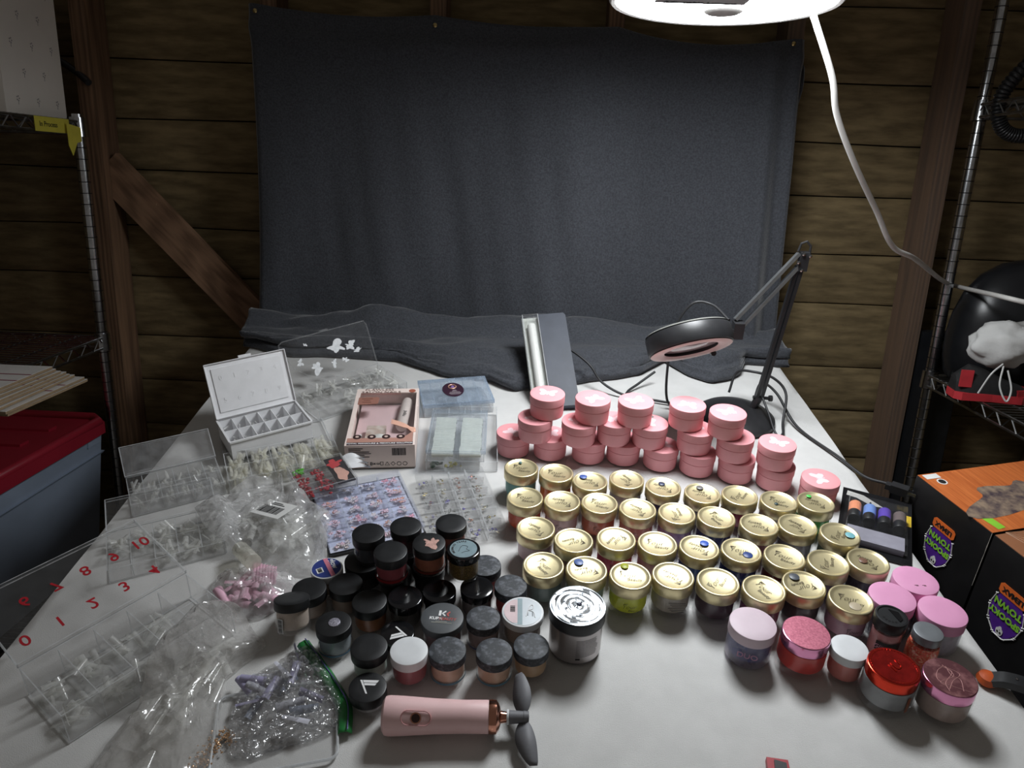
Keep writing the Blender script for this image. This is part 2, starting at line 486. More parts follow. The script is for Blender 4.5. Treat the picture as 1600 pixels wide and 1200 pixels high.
for i in range(ncol + 1):
    s = i / ncol
    a0 = -0.607 + 1.213 * s
    tb_ = top_b(a0)
    col = []
    for j in range(nhang + 1):
        t = j / nhang
        b = tb_ + (0.02 - tb_) * t
        sway = 0.012 * math.sin(t * 2.2) * (1 if s < 0.5 else -0.4) * (abs(s - 0.5) * 2) ** 2
        a = a0 + sway + 0.03 * t * (s - 0.45)
        f = 0.55 * noise.noise((a0 * 7 + 0.8 * t, t * 0.9, 3)) + 0.35 * noise.noise((a0 * 17 - 1.5 * t, t * 1.6, 9)) + 0.25 * math.sin(a0 * 21 + 2 * t)
        amp = 0.006 + 0.024 * t
        big = 0.030 * math.sin((a0 - 0.02) * 13.5 + 0.7 * t) * max(0, min(1, (a0 + 0.12) * 4)) * (0.25 + 0.75 * min(1, t * 2.5)) * (1 if a0 < 0.45 else 0.4)
        # pulled tight towards the pins at the top corners, sagging fold under the top hem
        c = 0.046 + amp * (f + 0.6) + big
        if t < 0.22: c += 0.010 * math.exp(-((t - 0.07 - 0.03 * math.sin(s * 6)) / 0.03) ** 2)
        if s > 0.93: c += 0.018 * math.sin((s - 0.93) / 0.07 * PI * 2.2) * (0.3 + t)
        if i in (0, ncol): c -= 0.012
        col.append(rp(a, b, c))
    W = col[-1]
    x = W.x
    yf = lerp_list(front, x) + 0.006 * noise.noise((x * 20, 0, 0))
    r1 = 0.066 + 0.030 * noise.noise((x * 5, 3, 0)) + 0.012 * noise.noise((x * 14, 4, 0)) - 0.02 * max(0, x - 0.1) / 0.5
    yr = 1.615 + 0.012 * noise.noise((x * 6, 9, 0))
    n1 = noise.noise((x * 8, 1, 1)); n2 = noise.noise((x * 6, 5, 1))
    pts = [(W.y, W.z), (W.y - 0.018, 0.022), (yr + 0.04, r1 * 0.6), (yr, r1), (yr - 0.035, r1 * 0.72 + 0.008 * n1),
           (yr - 0.07, 0.034 + 0.010 * n2), (yr - 0.09 + (yf - yr + 0.09) * 0.35, 0.040 + 0.022 * n1),
           (yr - 0.09 + (yf - yr + 0.09) * 0.7, 0.026 + 0.009 * n2), (yf + 0.012, 0.020 + 0.006 * n1), (yf + 0.001, 0.011), (yf + 0.004, 0.0015)]
    cc = curve([(0, p[0], p[1]) for p in pts], 5)
    for k, p in enumerate(cc[1:]):
        d = (0.007 * noise.noise((x * 13 + k * 0.25, k * 0.30, 2)) + 0.005 * abs(noise.noise((x * 9 - k * 0.3, k * 0.15, 7)))) if 4 < k < len(cc) - 6 else 0
        xx = x + 0.010 * noise.noise((x * 5, k * 0.2, 6)) * (k / len(cc))
        col.append(Vector((xx, p.y, max(p.z + d, 0.001))))
    m = len(col)
    vs += [tuple(p) for p in col]
for i in range(ncol):
    for j in range(m - 1):
        fs.append((i * m + j, i * m + j + 1, (i + 1) * m + j + 1, (i + 1) * m + j))
cu.add(vs, fs)
cme = cu.mesh('curtain', 80)
co = solo('fleece_backdrop', cme, M_CURTAIN, 'charcoal fleece backdrop pinned to the studs and bunched up on the table', 'curtain')
md = co.modifiers.new('thickness', 'SOLIDIFY'); md.thickness = 0.003; md.offset = 0
# flap hanging behind the right edge
fp = MB(); n = 24; vs = []; fs = []
for j in range(n + 1):
    t = j / n
    b = 0.645 - 0.20 * t
    wd = 0.035 * (1 - max(0, t - 0.72) / 0.28) + 0.002
    for k in range(7):
        q = k / 6
        vs.append(tuple(rp(0.592 + wd * q + 0.004 * math.sin(t * 7), b - 0.03 * q * (1 - t), 0.018 - 0.02 * q + 0.010 * math.sin(q * 9 + t * 3))))
for j in range(n):
    for k in range(6): fs.append((j * 7 + k, j * 7 + k + 1, (j + 1) * 7 + k + 1, (j + 1) * 7 + k))
fp.add(vs, fs)
fo = part('corner_flap', fp.mesh('flap', 80), M_CURTAIN, co)
# pins
pin = MB().lathe([(0.0, -0.006), (0.0012, -0.006), (0.0012, 0.001), (0.0042, 0.0015), (0.0048, 0.003), (0.0030, 0.0048), (0.0, 0.0052)], 16)
pm_ = pin.mesh('pin', 40); setmat(pm_, pm('brass_pin', srgb(180, 160, 110), rough=0.3, metal=1.0))
for a, b, nm in ((-0.589, 0.685, 'brass pin in the top left corner of the fleece backdrop'), (-0.194, 0.668, 'brass pin at the top of the fleece, between corner pins'),
                 (0.582, 0.655, 'brass pin in the top right corner of the fleece backdrop'), (-0.583, 0.219, 'brass pin holding the left edge of the fleece at mid height')):
    solo('push_pin', pm_, None, nm, 'pin', (a, -0.052, b), (PI / 2, 0, 0), 'pins along the fleece backdrop', ROOM)

# ------------------------------------------------------------------ round LED lamp over the table
LC = Vector((0.2795, 1.169, 0.7235))
LM = Matrix.Translation((LC.x, LC.y, LC.z + TZ)) @ Matrix(((RX.x, -RN.x, RU.x, 0), (RX.y, -RN.y, RU.y, 0), (RX.z, -RN.z, RU.z, 0), (0, 0, 0, 1)))
lamp = thing('ceiling_lamp', 'round flat white LED lamp shining above the table, at the top edge', 'lamp', (0, 0, 0), frame=LM)
M_LAMPW = pm('lamp_white', srgb(215, 212, 208), rough=0.4, var=0.03)
part('housing', MB().lathe([(0.0, 0.026), (0.10, 0.028), (0.150, 0.022), (0.1585, 0.014), (0.1585, -0.004), (0.1555, -0.007), (0.150, -0.006), (0.149, 0.0), (0.0, 0.001)][::-1], 72).mesh('housing', 35), M_LAMPW, lamp)
part('diffuser', MB().lathe([(0.0, -0.016), (0.06, -0.0145), (0.11, -0.010), (0.14, -0.0045), (0.149, -0.001)], 72).mesh('diffuser', 30), emit('led_light', (0.93, 0.97, 1.0), LAMP_STRENGTH), lamp)
part('hub', MB().lathe([(0.0, -0.020), (0.022, -0.0195), (0.027, -0.017), (0.028, -0.010)], 36).mesh('hub', 30), M_LAMPW, lamp)
part('bracket', MB().tube([(0, 0, 0.026), (0, 0, 0.30)], 0.006), M_LAMPW, lamp)
tg = part('paper_tag', MB().box((-0.045, -0.080, -0.0185), (0.118, 0.044, 0.003)), pm('tag_grey', srgb(190, 190, 190), rough=0.6), lamp)
part('lettering', text_mesh('Adjustable Lumens', 0.0125, weight=0.0003), M_INK, tg, (-0.045, -0.066, -0.0203), (PI, 0, 0))
cordp = [(0.419, 1.203, 0.705), (0.467, 1.213, 0.624), (0.493, 1.23, 0.568), (0.549, 1.259, 0.492), (0.626, 1.304, 0.404), (0.686, 1.336, 0.334), (0.76, 1.385, 0.297),
         (0.935, 1.580, 0.195), (1.043, 1.704, 0.142), (1.011, 1.590, 0.171), (0.952, 1.403, 0.222), (0.969, 1.351, 0.229), (1.030, 1.345, 0.218), (1.3, 1.30, 0.05), (1.36, 1.30, -0.3), (1.37, 1.30, -0.745)]
Linv = LM.inverted()
part('power_cord', MB().tube([Linv @ (Vector((p.x, p.y, p.z + TZ))) for p in curve([Vector(q) for q in cordp], 8)], 0.0048, 12).mesh('cord', 60), pm('cord_white', srgb(214, 212, 208), rough=0.45, var=0.04), lamp)

# ------------------------------------------------------------------ jars
ORD = ['first', 'second', 'third', 'fourth', 'fifth', 'sixth', 'seventh', 'eighth', 'ninth']
CACHE = {}
def cached(key, fn):
    if key not in CACHE: CACHE[key] = fn()
    return CACHE[key]
def powder(col, glit=0.0):
    k = 'powder_%02x%02x%02x_%d' % (int(col[0]), int(col[1]), int(col[2]), int(glit * 10))
    c = srgb(*col)
    if glit:
        return pm(k, tuple(v * 0.5 for v in c), rough=0.35, metal=0.4, scale=900, col2=tuple(min(1, v * 2.2) for v in c), ramp=(0.45, 0.62))
    return pm(k, c, rough=0.85, var=0.10, scale=70, bump=0.15, bscale=700)

def shell_mesh(r, h, base=0.006, rim=0.0):
    """clear wall of a jar with a thick rounded foot"""
    return MB().lathe([(0, 0.0006), (r * 0.86, 0.0006), (r * 0.95, 0.001), (r, 0.004), (r, h * 0.5), (r * 0.985, h)], 40).mesh('shell', 40)
def fill_mesh(r, z0, z1):
    return MB().lathe([(0, z0), (r * 0.90, z0), (r * 0.97, z0 + 0.0015), (r, z0 + 0.004), (r, z1), (0, z1 + 0.0005)], 36).mesh('fill', 40)
def flat_lid(r, z0, z1, bev=0.0012, seam=None):
    p = [(r * 0.9, z0), (r - 0.0004, z0), (r, z0 + 0.0005)]
    if seam: p += [(r, seam - 0.0003), (r - 0.0006, seam), (r, seam + 0.0003)]
    p += [(r, z1 - bev), (r - bev * 0.3, z1 - bev * 0.3), (r - bev, z1), (r * 0.5, z1), (0, z1)]
    return MB().lathe(p, 48).mesh('lid', 32)

GOLD = pm('gold_lid', srgb(230, 216, 172), rough=0.36, metal=0.75, var=0.10, scale=35, bump=0.03, bscale=500)
GOLDD = pm('gold_lid_worn', srgb(186, 176, 148), rough=0.5, metal=0.6, var=0.15, scale=35)
GR, GH = 0.0273, 0.051
gold_mesh = MB().lathe([(0.024, GH - 0.0175), (GR - 0.0004, GH - 0.0175), (GR, GH - 0.0168), (GR, GH - 0.0016), (GR - 0.0006, GH - 0.0004), (GR - 0.0016, GH),
                        (GR - 0.0030, GH - 0.0002), (GR - 0.0040, GH - 0.0014), (0.0195, GH - 0.0022), (0.012, GH - 0.0031), (0.005, GH - 0.0035), (0, GH - 0.0036)], 56).mesh('gold_lid', 50)
gshell = shell_mesh(0.0268, GH - 0.017)
gfill = fill_mesh(0.0243, 0.0068, GH - 0.0175)
dot_mesh = MB().lathe([(0.0, 0.0), (0.0046, 0.0), (0.0049, 0.0007), (0.0042, 0.0012), (0, 0.0014)], 20).mesh('dot', 40)
I4 = Matrix.Identity(4)
word = merge_texts([(text_mesh('Your', 0.0120, shear=0.35, weight=-0.00022), Matrix.Translation((-0.004, 0.0028, 0)), 0),
                    (text_mesh('Beauty', 0.0070, shear=0.1, weight=-0.00003), Matrix.Translation((0.0055, -0.0052, 0)), 0),
                    (MB().box((-0.0095, 0.0098, 0), (0.0075, 0.0005, 0.0002)).box((-0.0105, 0.0086, 0), (0.0055, 0.0005, 0.0002)).box((-0.0112, 0.0074, 0), (0.0035, 0.0005, 0.0002)).mesh(), I4, 0)], 'brand')
setmat(word, pm('lid_print', srgb(72, 62, 44), rough=0.5))
side_word = merge_texts([(word, Matrix.Scale(0.75, 4), 0)], 'brand_side'); setmat(side_word, M_INK)

rows = [
 ([(0.0184, 1.0038), (0.0738, 0.9918), (0.1255, 0.9715), (0.1835, 0.9792), (0.2378, 0.9613), (0.295, 0.9469), (0.3515, 0.9442), (0.4069, 0.9318), (0.4631, 0.9318)], 'back'),
 ([(0.0242, 0.9231), (0.0795, 0.9165), (0.1351, 0.9142), (0.1902, 0.9021), (0.2463, 0.894), (0.3025, 0.8872), (0.3604, 0.872), (0.4161, 0.8734), (0.469, 0.8529)], 'second'),
 ([(0.0392, 0.8498), (0.091, 0.8253), (0.1505, 0.831), (0.2065, 0.8234), (0.2628, 0.8172), (0.3194, 0.8132), (0.3751, 0.8026), (0.4309, 0.7928), (0.4867, 0.7981)], 'third'),
 ([(0.048, 0.7718), (0.1043, 0.7658), (0.1604, 0.7563), (0.2163, 0.7583), (0.2728, 0.7494), (0.3285, 0.7377), (0.3831, 0.7481), (0.4339, 0.723)], 'front')]
# powder colour + its plain name, lettering turn, sticker (dx, dy, colour, scale, colour word)
ginfo = [
 [((120, 190, 185), 'mint', -8, (-.05, .6, (70, 110, 110), .55, 'small teal')), ((225, 120, 45), 'orange', -8, None), ((205, 195, 195), 'pale', 172, (-.38, .5, (70, 95, 165), 1.25, 'blue')),
  ((200, 195, 195), 'pale grey', 125, None), ((38, 44, 92), 'navy', 165, (-.02, .42, (48, 58, 92), 1.05, 'navy')), ((130, 125, 135), 'grey', 165, (-.02, .62, (118, 116, 116), 1.1, 'grey')),
  ((150, 25, 62), 'crimson', 55, None), ((205, 200, 205), 'pale', -25, (-.2, -.2, (48, 70, 72), .6, 'tiny dark')), ((80, 175, 75), 'green', 160, (-.22, .62, (80, 200, 90), .75, 'green'))],
 [((226, 92, 48), 'orange red', -10, None), ((222, 190, 190), 'pale pink', 172, None), ((205, 112, 78), 'terracotta', -18, None), ((215, 140, 125), 'salmon', 145, None), ((190, 150, 185), 'lilac', 100, None),
  ((60, 60, 110), 'indigo', -58, None), ((165, 120, 130), 'dusty pink', 165, None), ((170, 170, 180), 'blue grey', 140, None), ((120, 140, 110), 'grey green', 60, (.55, -.05, (120, 180, 190), 1.35, 'light blue'))],
 [((225, 195, 200), 'blush', 148, None), ((150, 110, 100), 'brown', 205, None), ((212, 70, 110), 'hot pink', 235, None), ((215, 150, 180), 'rose pink', -8, None), ((62, 98, 176), 'bright blue', 155, (.37, .4, (55, 95, 190), 1.3, 'bright blue')),
  ((36, 52, 120), 'royal blue', -8, (.29, -.28, (40, 66, 130), 1.35, 'dark blue')), ((120, 24, 26), 'dark red', -28, None), ((120, 108, 124), 'grey mauve', 72, None), ((62, 52, 64), 'dark plum grey', 145, (-.22, .12, (120, 88, 72), 1.15, 'brown'))],
 [((118, 136, 132), 'grey teal', -52, None), ((160, 180, 175), 'pale mint grey', 200, (-.36, .58, (80, 104, 160), 1.35, 'slate blue')), ((205, 212, 40), 'lime yellow', -5, (-.2, .74, (165, 170, 30), 1.1, 'yellow green')),
  ((170, 160, 148), 'beige', 150, None), ((62, 32, 48), 'dark plum', 55, None), ((120, 52, 92), 'magenta plum', -58, None), ((52, 50, 56), 'charcoal', 200, (-.3, .6, (82, 86, 94), 1.35, 'dark grey')), ((182, 152, 172), 'mauve', -12, (.06, -.42, (190, 176, 150), 1.5, 'beige'))]]
for (pts, rname), infos in zip(rows, ginfo):
    for k, ((x, y), (col, cname, turn, dot)) in enumerate(zip(pts, infos)):
        n = len(pts)
        pos = 'leftmost' if k == 0 else 'rightmost' if k == n - 1 else ORD[k] + ' from left'
        lab = 'gold-lidded jar of %s powder, %s in the %s gold row' % (cname, pos, rname)
        t = thing('powder_jar', lab, 'jar', (x, y, 0.0018 if (rname, k) == ('second', 8) else 0.0), (0, 0, 0), 'gold-lidded powder jars in four rows')
        part('jar_body', gshell, M_JAR, t)
        part('powder', gfill.copy(), powder(col), t)
        worn = (rname, k) in (('third', 3), ('front', 3))
        ld = part('lid', gold_mesh.copy() if worn else gold_mesh, GOLDD if worn else GOLD, t)
        part('lettering', word, None, ld, (0, 0, GH - 0.0024), (0, 0, math.radians(turn)))
        if dot:
            dm = dot_mesh.copy()
            part('sticker', dm, pm('sticker_%d%d%d' % dot[2], srgb(*dot[2]), rough=0.4), ld, (dot[0] * GR * 0.92, dot[1] * GR * 0.92, GH - (0.0026 if math.hypot(dot[0], dot[1]) < 0.5 else 0.0014)), label=dot[4] + ' dot sticker').scale = (dot[3], dot[3], 1)
        if rname == 'front' and k in (2, 7) or (rname == 'second' and k in (1, 2, 3)) or (rname, k) == ('third', 2):
            part('label_print', side_word, None, t, (0, -0.0270, 0.019), (PI / 2, 0, 0))
        if (rname, k) == ('front', 3):
            lb = MB()
            for q in range(6): lb.box((0.003 + 0.001 * (q % 3), 0, 0.028 - q * 0.0028), (0.022 - 0.003 * (q % 3), 0.0002, 0.0006))
            part('label_print', lb, M_INK, t, (0, -0.0270, 0))

# pink tubs with butterfly lids, stacked three high
PINK = pm('pink_tub', srgb(238, 163, 169), rough=0.5, var=0.02, scale=15)
BUTTER = pm('butterfly_print', srgb(248, 216, 221), rough=0.5, var=0.02)
PR, PH = 0.0300, 0.040
ptub = MB().lathe([(0, 0), (0.0255, 0), (0.0280, 0.0016), (0.0286, 0.004), (0.0291, PH - 0.0160), (0.0280, PH - 0.0147)], 48).mesh('tub', 40)
plid = flat_lid(PR, PH - 0.0145, PH, 0.0012)
bw = [(0.0, 0.001), (0.002, 0.006), (0.007, 0.0105), (0.0115, 0.0105), (0.0122, 0.0065), (0.0085, 0.0015), (0.0105, -0.0022), (0.0082, -0.0066), (0.0040, -0.0058), (0.0008, -0.0015)]
bf = MB().prism(bw, 0, 0.0003).prism([(-x, y) for x, y in bw], 0, 0.0003).prism([(-0.0008, -0.005), (0.0008, -0.005), (0.0008, 0.006), (-0.0008, 0.006)], 0, 0.0004)
bfm = bf.mesh('butterfly')
layers = [('bottom', 0.0, [(0.0051, 1.1351, 150), (0.0701, 1.1298, 10), (0.1373, 1.122, 40), (0.1981, 1.12, 70), (0.2606, 1.1052, 200), (0.3209, 1.0899, 20), (0.3827, 1.0728, 80), (0.4434, 1.0536, 50), (0.5019, 1.013, 100)]),
          ('middle', 0.04, [(0.0417, 1.1192, 60), (0.1165, 1.1097, 30), (0.1778, 1.117, 10), (0.238, 1.1099, 80), (0.3125, 1.0956, 20), (0.3745, 1.0736, 40), (0.4372, 1.0536, -35)]),
          ('top', 0.08, [(0.061, 1.1301, -12), (0.1376, 1.1175, 215), (0.2096, 1.1117, 25), (0.2955, 1.1053, 160), (0.3567, 1.0806, 20)])]
for lname, z, pts in layers:
    for k, (x, y, turn) in enumerate(pts):
        pos = 'leftmost' if k == 0 else 'rightmost' if k == len(pts) - 1 else ORD[k] + ' from left'
        t = thing('butterfly_tub', 'pink round tub with butterfly lid, %s in the %s layer of tubs' % (pos, lname), 'jar', (x, y, z), (0, 0, 0), 'pink butterfly tubs stacked three high')
        part('tub', ptub, PINK, t)
        ld = part('lid', plid, PINK, t)
        part('butterfly', bfm, BUTTER, ld, (0, 0, PH), (0, 0, math.radians(turn))).scale = (1.3, 1.3, 1)
        if (lname, k) == ('middle', 3):
            part('sticker', dot_mesh.copy(), pm('sticker_graygreen', srgb(120, 130, 125), rough=0.5), ld, (0.004, 0.02, PH), label='grey dot sticker').scale = (0.9, 0.9, 0.6)

# small jars with black lids and the odd ones among them
BLID = pm('black_lid', srgb(26, 27, 29), rough=0.42, var=0.3, scale=60, bump=0.04, bscale=700)
BLIDD = pm('black_lid_dusty', srgb(46, 49, 54), rough=0.6, col2=srgb(102, 106, 114), scale=160, ramp=(0.48, 0.74))
BLIDS = pm('black_lid_shiny', srgb(22, 22, 24), rough=0.12, var=0.2)
GREYLID = pm('grey_lid', srgb(74, 77, 80), rough=0.5, var=0.08)
WLID = pm('white_lid', srgb(222, 224, 226), rough=0.45, var=0.04)
def small_jar(label, x, y, z, r, h, lid_h, lidm, fill, fz=None, extra=None, tilt=(0, 0, 0), shell=None, glit=0, stripe=None, group=None, name='powder_jar', foot=0.006, body_k=0.97):
    t = thing(name, label, 'jar', (x, y, z), tilt, group)
    part('jar_body', cached(('sh', r, h, lid_h, body_k), lambda: shell_mesh(r * body_k, h - lid_h + 0.0005)), shell or M_JAR, t)
    if fill:
        z1 = fz if fz else h - lid_h - 0.0005
        part('powder', fill_mesh(r * body_k - 0.0018, foot, z1), powder(fill, glit), t)
    if stripe:
        part('label_band', MB().lathe([(r * body_k + 0.00015, stripe[1]), (r * body_k + 0.00015, stripe[2])], 40).mesh('band', 40), pm('band_%d%d%d' % stripe[0], srgb(*stripe[0]), rough=0.5), t)
    ld = part('lid', cached(('ld', r, h, lid_h, lidm.name), lambda: flat_lid(r, h - lid_h, h)), lidm, t)
    if extra: extra(t, ld, r, h)
    return t
KG = 'small powder jars with black lids'
def flat_poly(name, poly, m, z, parent, th=0.0003, mats=None):
    return part(name, MB().prism(poly, z, z + th), m, parent)
def blob(rad, seed, n=26, k=0.5, sx=1, sy=1, cx=0, cy=0):
    return [(cx + sx * rad * (1 + k * noise.noise((math.cos(2 * PI * i / n) * 1.5, math.sin(2 * PI * i / n) * 1.5, seed))) * math.cos(2 * PI * i / n),
             cy + sy * rad * (1 + k * noise.noise((math.cos(2 * PI * i / n) * 1.5, math.sin(2 * PI * i / n) * 1.5, seed))) * math.sin(2 * PI * i / n)) for i in range(n)]
def disc(r, n=40): return [(r * math.cos(2 * PI * i / n), r * math.sin(2 * PI * i / n)) for i in range(n)]
def bars(parent, name, M, w, h, n, seed, m=None, th=0.0002):
    """a printed barcode"""
    rnd = random.Random(seed); b = MB(); x = -w / 2
    while x < w / 2:
        ww = rnd.choice((0.4, 0.4, 0.8, 1.2)) * w / n
        b.box((x + ww / 2, 0, 0), (ww, h, th)); x += ww + rnd.choice((0.4, 0.8)) * w / n
    b.v = [tuple(M @ Vector(v)) for v in b.v]
    return part(name, b, m or M_INK, parent)
def vmark(turn):
    def f(t, ld, r, h):
        R_ = Matrix.Translation((0, 0, h + 0.0002)) @ Matrix.Rotation(math.radians(turn), 4, 'Z')
        b = MB().prism([(-0.010, 0.009), (-0.0075, 0.009), (0.0012, -0.0095), (-0.0008, -0.0095)], 0, 0.0003, M=R_)
        b.prism([(-0.0068, 0.009), (0.0112, 0.009), (0.0096, 0.0056), (-0.0054, 0.0056)], 0, 0.0003, M=R_)
        b.prism([(-0.0050, 0.0048), (0.0092, 0.0048), (0.0078, 0.0018), (-0.0037, 0.0018)], 0, 0.0003, M=R_)
        part('letter_mark', b, M_WHITEINK, ld, label='white letter mark')
    return f
def smear(t, ld, r, h): flat_poly('powder_smear', blob(0.0075, 3, k=1.4, sx=1.3, cx=0.003, cy=0.001), pm('smear_pink', srgb(190, 150, 140), rough=0.9, var=0.2, scale=200), h, ld, 0.0004)
def wart(t, ld, r, h):
    part('glitter_blob', MB().lathe([(0.0072, 0), (0.0070, 0.0008), (0.004, 0.0016), (0, 0.0019)], 20, c=(0.001, 0.001, h)).mesh('blob', 40), pm('glitter_lilac', srgb(120, 118, 135), rough=0.3, metal=0.5, scale=900, col2=srgb(215, 212, 225), ramp=(0.4, 0.6)), ld)
def map_label(t, ld, r, h):
    d = part('lid_label', MB().prism(disc(r * 0.82), h, h + 0.0003), pm('label_silver', srgb(150, 172, 180), rough=0.3, metal=0.4, var=0.1, scale=90), ld)
    items = []
    for i, ch in enumerate('MERMAID TEARS'):
        a = math.radians(215 - i * 11)
        items.append((text_mesh(ch, 0.0042, weight=0.0001), Matrix.Translation((math.cos(a) * r * 0.66, math.sin(a) * r * 0.66, h + 0.0004)) @ Matrix.Rotation(a - PI / 2, 4, 'Z'), 0))
    me = merge_texts(items, 'ring_text'); part('lettering', me, M_INK, d)
    c = curve([(-0.006, -0.006, 0), (-0.004, 0.002, 0), (-0.001, 0.006, 0), (0.005, 0.004, 0), (0.004, -0.001, 0), (0.008, -0.004, 0), (0.002, -0.006, 0), (-0.002, -0.009, 0)], 5)
    part('drawing', MB().tube([(p.x, p.y, h + 0.0004) for p in c], 0.0003, 4), M_INK, d)
def glow_label(t, ld, r, h):
    d = part('lid_label', MB().prism(disc(r * 0.90), h, h + 0.0003), pm('label_navy', srgb(48, 62, 128), rough=0.4), ld)
    R_ = Matrix.Translation((0, 0, h + 0.0003)) @ Matrix.Rotation(math.radians(-35), 4, 'Z')
    part('band', MB().prism([(-0.019, 0.0005), (0.019, 0.0005), (0.0185, 0.0062), (-0.0185, 0.0062)], 0, 0.0002, M=R_ @ Matrix.Rotation(math.radians(-25), 4, 'Z')), pm('label_rose', srgb(214, 130, 150), rough=0.4), d)
    me = text_mesh('glow', 0.0105, weight=0.0002)
    part('lettering', me, M_WHITEINK, d, (0.007, 0.0085, h + 0.0005), (0, 0, math.radians(-60)))
    part('barcode_panel', MB().box((0, 0, 0), (0.010, 0.0085, 0.0002)), M_WHITE, d, (-0.0075, -0.006, h + 0.0004), (0, 0, math.radians(-60)))
    bars(d, 'barcode', Matrix.Translation((-0.0075, -0.006, h + 0.0006)) @ Matrix.Rotation(math.radians(-60), 4, 'Z'), 0.008, 0.0055, 16, 3)
def kupa(t, ld, r, h):
    K = Matrix.Translation((0, 0, h + 0.0002)) @ Matrix.Rotation(math.radians(-4), 4, 'Z')
    p_ = lambda pts, mi: MB().prism(pts, 0, 0.0003, M=K)
    part('logo', MB().prism([(-0.005, 0.0025), (-0.002, 0.0025), (-0.002, 0.0112), (-0.005, 0.0112)], 0, 0.0003, M=K).prism([(-0.0016, 0.0066), (0.0022, 0.0112), (0.0036, 0.0112), (0.0036, 0.0095), (0.0006, 0.0066), (0.0036, 0.0040), (0.0036, 0.0025), (0.0022, 0.0025)], 0, 0.0003, M=K), M_WHITEINK, ld)
    RI = pm('red_ink', srgb(190, 84, 78), rough=0.5)
    part('logo_mark', MB().prism([(0.0044, 0.0066), (0.0080, 0.0112), (0.0090, 0.0085), (0.0066, 0.0066), (0.0084, 0.0025), (0.0064, 0.0025)], 0, 0.0003, M=K), RI, ld)
    part('lettering', text_mesh('KUPA', 0.0062, weight=0.0002), M_WHITEINK, ld, (-0.0075, -0.0016, h + 0.0003), (0, 0, math.radians(-4)))
    part('lettering', text_mesh('BEAUTY', 0.0058, weight=0.0001), RI, ld, (0.0068, -0.0026, h + 0.0003), (0, 0, math.radians(-4)))
    b = MB().box((0, -0.0070, 0.0001), (0.014, 0.0007, 0.0002), M=K).box((0.0005, -0.0088, 0.0001), (0.025, 0.0007, 0.0002), M=K)
    part('small_print', b, pm('ink_pale', srgb(170, 170, 160), rough=0.5), ld)
def silver_label(t, ld, r, h):
    d = part('lid_label', MB().prism(disc(r * 0.90), h, h + 0.0003), pm('label_pearl', srgb(188, 194, 198), rough=0.35, metal=0.2, var=0.05), ld)
    part('band', MB().box((-0.0035, 0, h + 0.0004), (0.006, 0.044, 0.0002)), pm('label_bluegrey', srgb(140, 160, 166), rough=0.4), d)
    part('pink_edge', MB().prism([(-0.0065, -0.020), (-0.0065, 0.020)] + [(-math.cos(a) * r * 0.89, math.sin(a) * r * 0.89) for a in [x * 0.2 for x in range(5, -6, -1)]], h + 0.0003, h + 0.0005), pm('label_palepink', srgb(214, 190, 192), rough=0.4), d)
    bars(d, 'barcode', Matrix.Translation((-0.0125, 0.004, h + 0.0006)) @ Matrix.Rotation(PI / 2, 4, 'Z'), 0.011, 0.006, 14, 5)
    c = curve([(0.004, -0.008, 0), (0.009, 0.009, 0), (0.013, 0.010, 0), (0.012, 0.004, 0), (0.007, 0.002, 0), (0.013, -0.001, 0), (0.015, -0.010, 0)], 5)
    part('monogram', MB().tube([(p.x, p.y, h + 0.0005) for p in c], 0.0005, 5), M_WHITEINK, d)
    for q, w in enumerate((0.008, 0.006)):
        part('small_print', MB().box((0.012 - q * 0.006, -0.004, h + 0.0005), (0.0012, w, 0.0002)), pm('ink_grey', srgb(110, 115, 120), rough=0.5), d)
def side_bar(t, ld, r, h):
    part('barcode_panel', MB().box((0, 0, 0), (0.009, 0.0004, 0.018)), WLID, t, (-0.0095, -r * 0.88, 0.013), (0, 0, math.radians(-27)))
    b = MB()
    for q in range(9): b.box((0, 0, -0.0075 + q * 0.0018), (0.006, 0.0002, 0.0010 if q % 3 else 0.0006))
    part('barcode', b, M_INK, t, (-0.0096, -r * 0.895, 0.013), (0, 0, math.radians(-27)))
